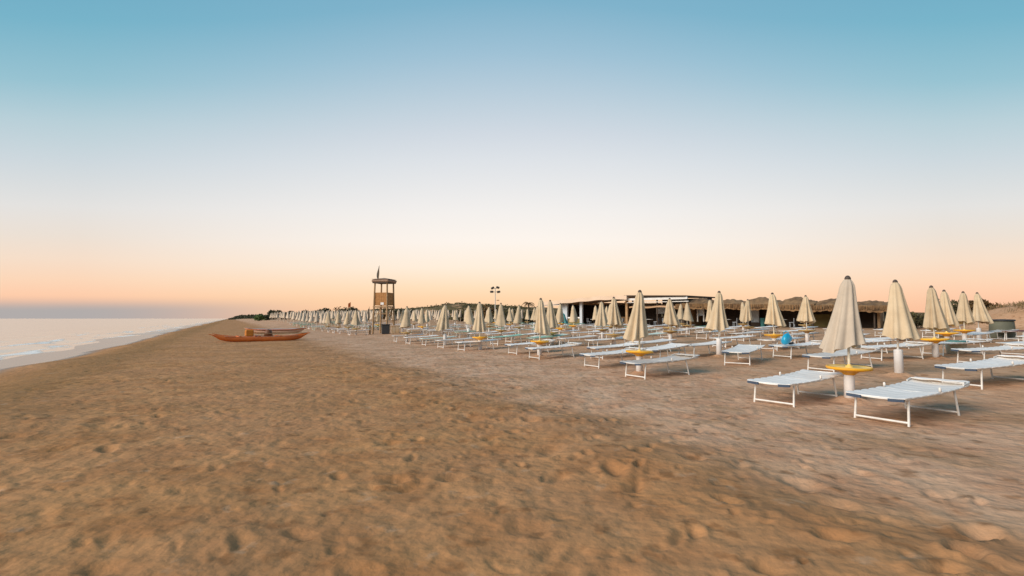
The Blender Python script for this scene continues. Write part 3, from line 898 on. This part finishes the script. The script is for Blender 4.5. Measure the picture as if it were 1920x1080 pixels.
lad.tube((-.3, W + .10, zf), (-.3, W + .9, 0), .03); lad.tube((.3, W + .10, zf), (.3, W + .9, 0), .03)
for i in range(1, 9):
    k = i / 9; lad.tube((-.3, W + .9 - .8 * k, zf * k), (.3, W + .9 - .8 * k, zf * k), .02)
part('ladder', lad, M['wood'], T)
b = MB(); b.tube((-.42, -.3, zt + .30), (-.36, -.3, zt + 1.52), .022, .014, 6); fp = part('flag_pole', b, M['wood'], T)
b = MB(); b.slab(lambda u, v: (-.40 - .24 * math.sin(math.pi * (.15 + .8 * v)) * u + .03 * v, -.3 + .06 * math.sin(5 * u + 4 * v), zt + .40 + 1.06 * v - .1 * u), 8, 12, .006)
part('flag', b, M['flaggrey'], fp)

# ------------------------------------------------------------------ boats
def hull(mb, L, w, h, rock=.30, tip=.5):
    """slender float, x along its length, pointed and upswept at both ends"""
    n, m = 30, 12
    def P(u, v):
        x = (u - .5) * L; e = abs(u - .5) * 2
        ww = w * max(.015, (1 - e ** 2.0)) ** .85
        top = h + rock * e ** 3 * tip; bot = rock * e ** 5 * 1.1; bot = min(top - .02, bot + (top - bot) * .85 * max(0, e - .8) / .2)
        a = 2 * math.pi * v
        cy, cz = math.cos(a), math.sin(a)
        cy = math.copysign(abs(cy) ** .7, cy); cz = math.copysign(abs(cz) ** .8, cz)
        return (x, cy * ww / 2, (top + bot) / 2 + cz * max(.02, (top - bot) / 2))
    mb.grid(P, n, m, True)
xa, ya = at(393, 31.2); xb, yb = at(583, 34.6)
bx_, by_ = (xa + xb) / 2, (ya + yb) / 2
Lb = math.hypot(xb - xa, yb - ya)
T = thing('rescue_catamaran', 'orange twin-hulled rowing catamaran pulled up on the sand near the sea', 'boat', (bx_, by_, gz(bx_, by_) - .03), math.atan2(yb - ya, xb - xa))
b = MB(); hull(b, Lb, .50, .31, .46); part('hull', b, M['orange'], T)
b = MB(); hull(b, Lb * .98, .50, .31, .46); b.v = [(p[0] + .25, p[1] + 1.25, p[2]) for p in b.v]; part('hull', b, M['orange'], T)
b = MB(); b.slab(lambda u, v: ((u - .5) * Lb * .72, -.14 + .28 * v, .315 + .06 * (abs(u - .5) * 2) ** 3), 16, 2, .01); part('deck_strip', b, M['litpink'], T)  # hull top carries the painted pink-lit tone
for xx in (-1.25, -.15, 1.1):
    b = MB(); b.box((xx - .09, -.12, .29), (xx + .09, 1.37, .37), .02); part('crossbeam', b, M['orange'], T)
b = MB(); b.box((-.95, -.05, .35), (-.48, .36, .76), .05); part('seat', b, M['seat_or'], T, 'orange block seat')
b = MB(); b.v = []; b.lathe([(.0, .34), (.26, .34), (.24, .54), (.17, .74), (.0, .78)], 12); b.v = [(p[0] + .42, p[1] + .25, p[2]) for p in b.v]; part('seat', b, M['brown'], T, 'dark brown seat hump')
b = MB(); b.box((-.9, .4, .375), (.9, 1.1, .405), .01); part('bench', b, M['litpink'], T)
for sx in (-1, 1):
    b = MB(); b.tube((-.1, .6 + sx * .78, .52), (2.5 + .2 * sx, .6 + sx * .55, .50), .022, .022, 6)
    b.box((2.35 + .2 * sx, .6 + sx * .53 - .07, .485), (2.8 + .2 * sx, .6 + sx * .53 + .07, .515), .005)
    part('oar', b, M['wood'], T)
xa, ya = at(459, 49); xb, yb = at(577, 51)
bx_, by_ = (xa + xb) / 2, (ya + yb) / 2; Lb = math.hypot(xb - xa, yb - ya)
T = thing('covered_boat', 'low boat coloured pink-lit under a grey cover with thin orange rim behind the orange catamaran', 'boat', (bx_, by_, gz(bx_, by_)), math.atan2(yb - ya, xb - xa) - .03)
b = MB(); hull(b, Lb, 1.3, .36, .40); part('hull', b, M['litpink'], T)  # lit side of the hull put into its colour
b = MB()
for sg in (-1, 1): b.path([((q / 20 - .5) * Lb * .97, sg * .655 * max(.02, 1 - abs(q / 10 - 1) ** 2.4) ** .75, .36 + .10 * abs(q / 10 - 1) ** 3) for q in range(21)], .035, 6)
part('gunwale', b, M['orange'], T)
b = MB()
b.slab(lambda u, v: ((u - .5) * Lb * .93, (v - .5) * 1.3 * (1 - abs(2 * u - 1) ** 2.5 * .9), .38 + .07 * math.sin(math.pi * v) * (1 - abs(2 * u - 1) ** 2) + .17 * abs(2 * u - 1) ** 3 + .02 * math.sin(u * 23 + v * 4)), 24, 10, .02)
part('cover', b, M['boat_pale'], T)

# ------------------------------------------------------------------ floodlight mast
x, y = at(928.5, 82)
z0 = gz(x, y)
T = thing('floodlight_mast', 'tall thin mast with four dark floodlight heads', 'lamp post', (x, y, z0), 0)
top = 1.45 + 57 / 960 * 82 - z0
b = MB(); b.tube((0, 0, -.3), (0, 0, top), .10, .055, 8); part('mast', b, M['pole'], T)
b = MB(); b.tube((-.55, 0, top - .05), (.55, 0, top - .05), .03, None, 6); b.tube((-.5, 0, top - .62), (.5, 0, top - .62), .03, None, 6); part('crossarm', b, M['dark'], T)
for hx, hz, an in ((-.42, .0, .5), (.42, .08, -.3), (-.55, -.6, .0), (.55, -.62, .2)):
    b = MB()
    b.box((-.26, -.16, -.17), (.26, .16, .17), .05)
    b.box((-.30, -.19, -.03), (.30, -.165, .03), .004)
    c, s_ = math.cos(an), math.sin(an)
    b.v = [(p[0] * c - p[2] * s_ + hx, p[1], p[0] * s_ + p[2] * c + top + hz) for p in b.v]
    part('floodlight', b, M['dark'], T)
b = MB(); b.box((.25, -.05, top - 2.05), (.65, .05, top - 1.9), .02); b.tube((0, 0, top - 1.97), (.3, 0, top - 1.97), .02); part('loudspeaker', b, M['awning_tan'], T)

# ------------------------------------------------------------------ flags on poles in the far rows
for px, Yd, ytop, m, lab in ((657.5, 118, 566, 'flagorange', 'small orange flag flying over the far umbrellas'), (692.5, 70, 575, 'flaggrey', 'thin dark flag pole left of the watchtower')):
    x, y = at(px, Yd); z0 = gz(x, y); h = 1.45 + (597 - ytop) / 960 * Yd - z0
    T = thing('flag_pole', lab, 'flag', (x, y, z0))
    b = MB(); b.tube((0, 0, -.2), (0, 0, h), .045, .03, 6); part('pole', b, M['wood'], T)
    b = MB(); b.slab(lambda u, v: (-.55 * u * (1 if m == 'flagorange' else .25), .08 * math.sin(u * 5), h - .05 - (1.0 if m == 'flagorange' else 1.6) * v - .35 * u), 6, 4, .01); part('flag', b, M[m], T)

# ------------------------------------------------------------------ the bar, the terrace and the straw pavilion
UX, UY = .745, -.668; AX, AY = 5.2, 66.5
BROT = math.atan2(UY, UX)
def on_front(a, inn=0.0): return (AX + UX * a + .668 * inn, AY + UY * a + .745 * inn)
BZ = .50
def ftz(a, ypx): return 1.45 + (597 - ypx) / 960 * (AY + UY * a) - BZ
# white bar  (a 0 .. 11.2)
x, y = on_front(0)
T = thing('beach_bar', 'low white beach bar with cream awning roof and dark open interior', 'building', (x, y, BZ), BROT)
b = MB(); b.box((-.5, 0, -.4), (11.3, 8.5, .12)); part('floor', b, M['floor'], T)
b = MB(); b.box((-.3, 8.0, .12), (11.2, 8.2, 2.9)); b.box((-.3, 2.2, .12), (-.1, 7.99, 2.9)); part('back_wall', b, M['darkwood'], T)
for a0, a1 in ((1.15, 2.35), (4.25, 4.62)):
    b = MB(); b.box((a0, .05, .12), (a1, .32, 3.05), .01); part('post', b, M['bluewhite'], T)
for a0 in (7.3, 10.6):
    b = MB(); b.box((a0, .10, .12), (a0 + .28, .36, 3.2), .01); part('post', b, M['wood'], T)
b = MB(); b.box((2.36, .15, .95), (4.24, .45, 1.12), .01); part('counter_top', b, M['white'], T)
b = MB(); b.box((2.38, .20, .12), (4.22, .40, .94)); part('counter', b, M['wallolive'], T)
b = MB(); b.box((4.7, 4.0, .12), (10.3, 4.5, 1.15), .01); part('counter', b, M['wood'], T)
b = MB(); b.slab(lambda u, v: (-.75 + 12.1 * u, -.9 + 9.6 * v, 2.98 + .55 * min(1, u * 1.4) ** .8 + .25 * v - .06 * math.sin(u * 5 * math.pi) ** 2 * (1 - v)), 40, 8, .30); part('roof', b, M['awning'], T)
b = MB(); b.slab(lambda u, v: (-.8 + 12.2 * u, -1.02 + .07 * v, 3.03 + .55 * min(1, u * 1.4) ** .8 + .03 * math.sin(u * 30)), 40, 1, .46, False); part('fascia', b, M['awning'], T)
b = MB(); b.slab(lambda u, v: (-1.2 + 3.0 * u, -.95 + .9 * v, 2.62 + .12 * v + .05 * u), 8, 3, .05); part('side_awning', b, M['bluewhite'], T)
for i in range(6):
    a0 = 2.7 + i * 1.45
    b = MB(); b.box((a0, 1.0, 2.72), (a0 + .12, 7.8, 2.86)); part('rafter', b, M['wood'], T)
# terrace with the white beams (11.2 .. 17.2)
x, y = on_front(11.4)
T = thing('terrace', 'covered terrace with two white beams and tan awning over dark interior', 'building', (x, y, BZ), BROT)
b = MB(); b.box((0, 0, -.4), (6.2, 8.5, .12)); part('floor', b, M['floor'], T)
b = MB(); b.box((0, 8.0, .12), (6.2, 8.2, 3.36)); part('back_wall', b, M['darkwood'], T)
b = MB(); b.slab(lambda u, v: (-.5 + 7.2 * u, -.75 + 9.2 * v, 3.60 - .22 * u + .1 * v), 6, 6, .13); part('roof', b, M['darkwood'], T)
b = MB(); b.box((-.6, -.60, 2.98), (6.9, -.45, 3.23), .01); part('beam', b, M['white'], T)
b = MB(); b.box((-.4, -.30, 2.72), (6.9, -.16, 2.82), .01); part('beam', b, M['white'], T)
b = MB(); b.slab(lambda u, v: (-.2 + 6.6 * u, -.1 + 2.8 * v, 2.30 + .34 * v + .05 * math.sin(u * 14)), 30, 4, .16); part('awning', b, M['awning_tan'], T)
for a0 in (.1, 3.1, 6.0):
    b = MB(); b.box((a0, .02, .12), (a0 + .14, .16, 3.0), .01); part('post', b, M['darkwood'], T)
b = MB(); b.box((1.6, 3.0, 1.5), (2.9, 3.1, 2.35), .01); part('board', b, M['glassy'], T, 'pale grey board')
b = MB(); b.box((.8, 4.5, .12), (5.4, 5.0, 1.1), .01); part('counter', b, M['darkwood'], T)
# straw pavilion (17.2 .. 34)
x, y = on_front(17.4)
T = thing('straw_pavilion', 'long pavilion with sagging straw tent roofs over glazed doors', 'building', (x, y, BZ), BROT)
LP = 17.2
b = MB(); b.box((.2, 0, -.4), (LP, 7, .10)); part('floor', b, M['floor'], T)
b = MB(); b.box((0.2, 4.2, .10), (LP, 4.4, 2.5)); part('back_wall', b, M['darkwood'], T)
b = MB(); b.box((.3, 1.3, .10), (.5, 4.19, 2.4)); part('side_wall', b, M['wood'], T)
b = MB(); b.box((LP - .2, 1.3, .10), (LP, 4.19, 2.2)); part('side_wall', b, M['wood'], T)
b = MB(); b.box((11.2, 4.05, .11), (15.0, 4.18, 1.35), .01); part('wall_panel', b, M['wallolive'], T)
pk = [(0, 2.9, .42), (2.9, 3.1, .30), (6.0, 3.1, .55), (9.2, 3.0, .58), (12.3, 2.7, .42), (15.1, 2.9, .25)]
for i, (a0, wd, hp) in enumerate(pk):
    b = MB(); ph = rng.uniform(0, 6)
    ev = 2.36 - .030 * a0
    def RF(u, v, a0=a0, wd=wd, hp=hp, ph=ph, ev=ev):
        e = 1 - max(abs(u - .5), abs(v - .5)) * 2
        z = ev + hp * (max(0, e) ** 1.15) * 1.1 + .36 * min(1, v * 3) + .05 * math.sin(u * 9 + ph) * (1 - e) + .035 * math.sin(u * 31 + v * 17) + .03 * math.sin(u * 53 + v * 5)
        return (a0 - .35 + (wd + .7) * u + .08 * math.sin(v * 7 + ph), -.7 + 5.4 * v + .07 * math.sin(u * 13 + ph), z + (-.28 if v == 0 else 0))
    b.slab(RF, 26, 16, .14); part('straw_roof', b, M['straw'], T)
    fr = MB(); r2 = random.Random(i)
    for q in range(int(wd * 26)):
        xx = a0 - .35 + (wd + .7) * q / (wd * 26); hh = r2.uniform(.06, .20); dx = r2.uniform(-.05, .05)
        fr.box((xx + dx, -.80 + r2.uniform(-.05, .05), ev - .10 - hh), (xx + dx + .04, -.74 + r2.uniform(0, .06), ev + .12))
    o_ = part('straw_fringe', fr, M['straw'], T); o_['kind'] = 'stuff'
for a0 in (.25, 3.05, 6.1, 9.25, 12.35, 15.1, 16.95):
    b = MB(); b.tube((a0, -.1, -.1), (a0 + .03, -.1, 2.4 - .03 * a0), .075, .065, 7); part('post', b, M['darkwood'], T)
for a0, a1 in ((5.05, 5.75), (5.95, 6.75)):
    f_ = MB()
    for q in ((a0 - .06, a0), (a1, a1 + .06)): f_.box((q[0], 3.5, .11), (q[1], 3.58, 2.12), .004)
    f_.box((a0, 3.5, 2.06), (a1, 3.58, 2.12), .004); f_.box((a0, 3.5, .11), (a1, 3.58, .55), .004)
    d_ = part('door', f_, M['darkwood'], T)
    b = MB(); b.box((a0 + .003, 3.53, .553), (a1 - .003, 3.55, 2.057)); part('pane', b, M['glassy'], d_)
for a0, a1 in ((1.0, 1.55), (2.35, 2.95)):
    f_ = MB()
    for q in ((a0 - .12, a0), (a1, a1 + .12)): f_.box((q[0], 1.9, .6), (q[1], 2.0, 2.1), .004)
    f_.box((a0, 1.9, 1.98), (a1, 2.0, 2.10), .004)
    d_ = part('window', f_, M['white'], T)
    b = MB(); b.box((a0 + .003, 1.94, 1.25), (a1 - .003, 1.96, 1.977)); part('pane', b, M['glassy'], d_)
b = MB(); b.box((1.8, 1.6, 1.55), (3.1, 2.2, 1.68), .02); part('shelf', b, M['dark'], T)
b = MB(); b.tube((7.3, 2.8, .1), (7.3, 2.8, 1.0), .22, .26, 10); part('planter', b, M['teal'], T)
b = MB(); b.box((7.4, -.3, 2.86), (8.0, .1, 3.06), .03); b.v = [(p[0] - 4.2, p[1] + 1.4, p[2] + .15) for p in b.v]; part('roof_vent', b, M['awning_tan'], T)
# tables and stools under the roofs
for a0, inn, lab in ((5.6, 1.1, 'small round white table in front of the bar counter, left one'), (8.6, 1.3, 'small round white table in front of the bar counter, right one'),
                     (13.0, 1.3, 'small round white table on the terrace, left one'), (15.6, 1.2, 'small round white table on the terrace, right one'),
                     (21.8, 1.0, 'small round white table under the straw roof near the glazed doors'), (27.0, 1.0, 'small round white table under the straw roof, right part')):
    x, y = on_front(a0, inn)
    T = thing('bistro_table', lab, 'table', (x, y, BZ + .12))
    b = MB(); b.lathe([(.0, .70), (.40, .70), (.41, .72), (.40, .74), (.0, .74)], 18); part('top', b, M['white'], T)
    b = MB(); b.lathe([(.0, .0), (.24, .0), (.22, .03), (.035, .05), (.03, .69), (.0, .69)], 12); part('pedestal', b, M['dark'], T)
    for k, sg in enumerate((-1, 1)):
        x, y = on_front(a0 + sg * .75, inn + .15)
        S = thing('bar_chair', lab.replace('small round white table', 'pale chair ' + ('left' if sg < 0 else 'right') + ' of the table').replace(', left one', ', left pair').replace(', right one', ', right pair'), 'chair', (x, y, BZ + .12), BROT + (0 if sg > 0 else math.pi), 'chairs of the bar')
        b = MB(); b.box((-.21, -.21, .43), (.21, .21, .47), .012); part('seat', b, M['bluewhite'], S)
        b = MB(); b.box((.18, -.21, .475), (.215, .21, .86), .012); part('backrest', b, M['bluewhite'], S)
        for lx in (-.18, .18):
            for ly in (-.18, .18):
                b = MB(); b.tube((lx, ly, 0), (lx * .92, ly * .92, .428), .018, None, 6); part('leg', b, M['bluewhite'], S)
# teal cloth hung by the bar
x, y = at(1056, 49.5)
T = thing('teal_umbrella', 'teal green closed umbrella in front of the bar left post', 'umbrella', (x, y, gz(x, y)))
b = canopy_mesh(91); b.v = [(p[0] * 1.3, p[1] * 1.3, p[2] * .78 - .15) for p in b.v]; part('canopy', b, M['teal'], T)
b = MB(); b.tube((0, 0, -.1), (0, 0, 1.60), .03, .02, 8); part('pole', b, M['pole'], T)

# far small umbrella near the hedge, right of the pavilion
x, y = at(1653, 46); umbrella(x, y, 'small pale closed umbrella standing before the dark hedge', None, lod=1, dz=-.25)

# ------------------------------------------------------------------ vegetation
def leaf_mass(mb, n, fn, size, r_):
    """n small leaf faces through a volume; fn gives a random point"""
    for _ in range(n):
        c = Vector(fn()); sz = size * r_.uniform(.55, 1.35)
        a = Vector((r_.gauss(0, 1), r_.gauss(0, 1), r_.gauss(0, .7))).normalized()
        bb = a.orthogonal().normalized(); bb.rotate(Matrix.Rotation(r_.uniform(0, 6.28), 3, a)); cc = a.cross(bb)
        mb.add([c - bb * sz, c - cc * sz * .45, c + bb * sz, c + cc * sz * .45], [(0, 1, 2, 3)])
def clumps(w, d, h, n, r_, flat=.6):
    return [(r_.uniform(-w / 2, w / 2), r_.uniform(-d / 2, d / 2), h * r_.uniform(flat * .4, 1), r_.uniform(.18, .34)) for _ in range(n)]
def shrub(name, x, y, w, d, h, label, cat, leafmat, n=1600, size=.16, seed=1, rz=0.0, group=None, trunk=True, z=None):
    r_ = random.Random(seed)
    z = gz(x, y) - .1 if z is None else z
    T = thing(name, label, cat, (x, y, z), rz, group)
    k = max(6, int(w / max(h * .45, .4)) * 4)
    cl = []
    for i in range(k):
        cx = r_.uniform(-.5, .5) * w * .86; e = 1 - (2 * cx / w) ** 4
        rr = h * r_.uniform(.22, .38)
        cl.append((cx, r_.uniform(-.4, .4) * d, min(r_.uniform(.35, 1.0) * h * e * .74, h - rr * .85), rr))
    def pt():
        c = r_.choice(cl)
        v = Vector((r_.gauss(0, 1), r_.gauss(0, 1), r_.gauss(0, 1))).normalized() * c[3] * r_.uniform(.55, 1.05)
        return (c[0] + v.x * 1.2, c[1] + v.y, max(.02, c[2] + v.z * .85))
    b = MB(); leaf_mass(b, n, pt, size, r_); part('crown', b, M[leafmat], T)
    if trunk:
        b = MB()
        for c in cl[:9]:
            b.path([(c[0] * .7, c[1] * .5, -.1), (c[0] * .85, c[1] * .8, c[2] * .5), (c[0], c[1], c[2])], lambda q, hh=h: .035 * hh * (1 - .75 * q), 6)
        part('trunk', b, M['trunk'], T)
    return T
# dark hedge right of the pavilion, green shrubs before the dune
shrub('hedge', *at(1632, 49), 4.6, 2.2, 2.15, 'dark hedge closing the right end of the straw pavilion', 'hedge', 'leaf_dark', 3400, .17, 3)
shrub('hedge', *at(1560, 51), 4.6, 2.2, 2.0, 'dark hedge behind the nearest umbrella', 'hedge', 'leaf_dark', 3000, .17, 33)
shrub('shrub', *at(1716, 46), 5.2, 2.2, 1.95, 'dark shrub between the two right-hand umbrellas', 'shrub', 'leaf_olive', 2800, .15, 4)
shrub('shrub', *at(1786, 47), 4.4, 2.0, 1.95, 'olive green shrub left of the dune foot', 'shrub', 'leaf_olive', 2400, .14, 5)
shrub('shrub', *at(1838, 44), 2.6, 1.5, 1.2, 'warm brown shrub at the foot of the dune', 'shrub', 'leaf_warm', 1500, .12, 6)
# trees behind the rows, left to right
shrub('tree', *at(519, 168), 4.6, 4, 4.1, 'dark rounded tree at the left end of the umbrella rows', 'tree', 'leaf_dark', 1500, .38, 7)
shrub('shrub', *at(494, 172), 5.2, 4, 2.4, 'green low shrub left of the dark rounded tree', 'shrub', 'leaf_green', 1100, .34, 8)
for i, (px, w) in enumerate(((548, 6), (585, 6), (608, 7), (632, 8), (655, 7))):
    lab = ['dark low hedge just right of the rounded tree', 'dark hedge clump, leftmost behind the white umbrellas', 'dark hedge clump, second from the left behind umbrellas',
           'dark hedge clump left of the orange flag', 'dark hedge clump under the orange flag'][i]
    shrub('hedge', *at(px, 175), w, 4, 3.1 + .35 * min(i, 3), lab, 'hedge', 'leaf_dark' if i != 3 else 'leaf_warm', 1200, .36, 20 + i)
for i, (px, yd, w, h, m, lab) in enumerate((
        (700, 118, 7, 1.9, 'leaf_warm', 'brownish shrub behind the watchtower'),
        (762, 104, 6, 2.2, 'leaf_dark', 'dark shrub just right of the watchtower on the skyline'),
        (880, 96, 6, 2.2, 'leaf_olive', 'olive shrub right of the rounded dune'),
        (912, 90, 5, 2.5, 'leaf_warm', 'warm brown shrub left of the floodlight mast'),
        (950, 88, 6, 2.4, 'leaf_olive', 'olive shrub right of the floodlight mast'),
        (1003, 76, 4.2, 2.3, 'leaf_dark', 'dark green shrub under the small palm'),
        (1030, 74, 3.2, 2.0, 'leaf_dark', 'dark shrub at the left end of the bar'))):
    x, y = at(px, yd)
    zt_ = 1.45 + (597 - {700: 582, 762: 577, 880: 572, 912: 570, 950: 571, 1003: 577, 1030: 578}[px]) / 960 * yd
    shrub('shrub', x, y, w, 3, max(1.2, zt_ - gz(x, y)) * 1.05, lab, 'shrub', m, 1700, .22, 40 + i)

# small palm
x, y = at(991, 78); z0 = gz(x, y); hp = 1.45 + 34 / 960 * 78 - z0
T = thing('palm_tree', 'small palm sticking up left of the bar', 'palm tree', (x, y, z0))
b = MB(); b.path([(0, 0, -.1), (.05, 0, hp * .4), (0, 0, hp - .5)], lambda q: .16 - .05 * q, 8); part('trunk', b, M['trunk'], T)
for i in range(15):
    a = i * 2.4; el = rng.uniform(.15, 1.0); L_ = rng.uniform(.9, 1.3)
    b = MB(); pts = []
    for k in range(7):
        q = k / 6; rr = L_ * q * math.cos(el * .8); zz = hp - .5 + L_ * (q * math.sin(el) - .75 * q * q)
        pts.append(Vector((math.cos(a) * rr, math.sin(a) * rr, zz)))
    b.path(pts, .014, 4)
    for k in range(1, 7):
        for sg in (-1, 1):
            sd_ = Vector((-math.sin(a), math.cos(a), 0)) * sg
            for m_ in (0, .5):
                p = pts[k - 1].lerp(pts[k], m_) if k else pts[k]
                tip = p + sd_ * .26 + (pts[k] - pts[k - 1]).normalized() * .2 - Vector((0, 0, .12))
                b.add([p, p + (pts[k] - pts[k - 1]) * .35, tip], [(0, 1, 2)])
    part('frond', b, M['leaf_warm'], T)

# scrub covering the far dunes, one mass
r_ = random.Random(5)
b = MB(); cnt = 0
NS = 900
cxs = []
for _ in range(30000):
    tt = r_.uniform(62, 330); ss = r_.uniform(50, 80)
    x, y = xy(ss, tt)
    if not in_view(x, y) or x / y > .12: continue
    if vnoise(np.array([x / 9]), np.array([y / 9]), 7)[0] < .40: continue
    cxs.append((x, y, tt))
    if len(cxs) > 2600: break
xs = np.array([c[0] for c in cxs]); ys = np.array([c[1] for c in cxs]); zs = macro(xs, ys)
for (x, y, tt), z in zip(cxs, zs):
    w = r_.uniform(.5, 1.3)
    leaf_mass(b, 18, lambda: (x + r_.gauss(0, .6) * w, y + r_.gauss(0, .6) * w, z + abs(r_.gauss(0, .18)) * w), .24, r_)
tag(link('dune_scrub', b.mesh('dune_scrub', M['leaf_olive'])), 'low olive scrub covering the dunes behind the umbrellas', None, kind='stuff')
# dry grass on the right dune
b = MB()
pts = []
for _ in range(9000):
    x = r_.uniform(30, 60); y = r_.uniform(26, 46)
    px = 960 + x / y * 960
    d = math.hypot(x - 46, y - 41)
    tuft = vnoise(np.array([x / 1.6]), np.array([y / 1.6]), 12)[0]
    if d < 10 and tuft > .55: pts.append((x, y))
xs = np.array([p[0] for p in pts]); ys = np.array([p[1] for p in pts]); zs = macro(xs, ys)
for (x, y), z in zip(pts, zs):
    for _ in range(3):
        h = r_.uniform(.15, .5); a = r_.uniform(0, 6.28); l_ = r_.uniform(.05, .25)
        dx, dy = math.cos(a), math.sin(a)
        xx, yy = x + r_.gauss(0, .1), y + r_.gauss(0, .1)
        b.add([(xx - dy * .012, yy + dx * .012, z - .03), (xx + dy * .012, yy - dx * .012, z - .03), (xx + dx * l_ * .4 + dy * .008, yy + dy * l_ * .4 - dx * .008, z + h * .6), (xx + dx * l_, yy + dy * l_, z + h)], [(0, 1, 2), (0, 2, 3)])
if b.f: tag(link('dune_grass', b.mesh('dune_grass', M['grassdry'])), 'dry grass tufts on the sand dune at the right', None, kind='stuff')
# far wood on the headland beyond the beach
b = MB()
for _ in range(2600):
    px = r_.uniform(430, 512); Yd = 560 + r_.uniform(0, 160)
    x, y = at(px, Yd)
    top = 4.2 * smooth(430, 452, px) * (.8 + .4 * vnoise(np.array([px / 7]), np.array([.5]), 3)[0])
    leaf_mass(b, 1, lambda: (x, y, float(WATER_Z + .9 + (top + 1.0) * r_.random() ** .7)), 1.1, r_)
tag(link('far_wood', b.mesh('far_wood', M['leaf_dark'])), 'dark far-off wood on the headland beyond the shoreline', None, kind='stuff')
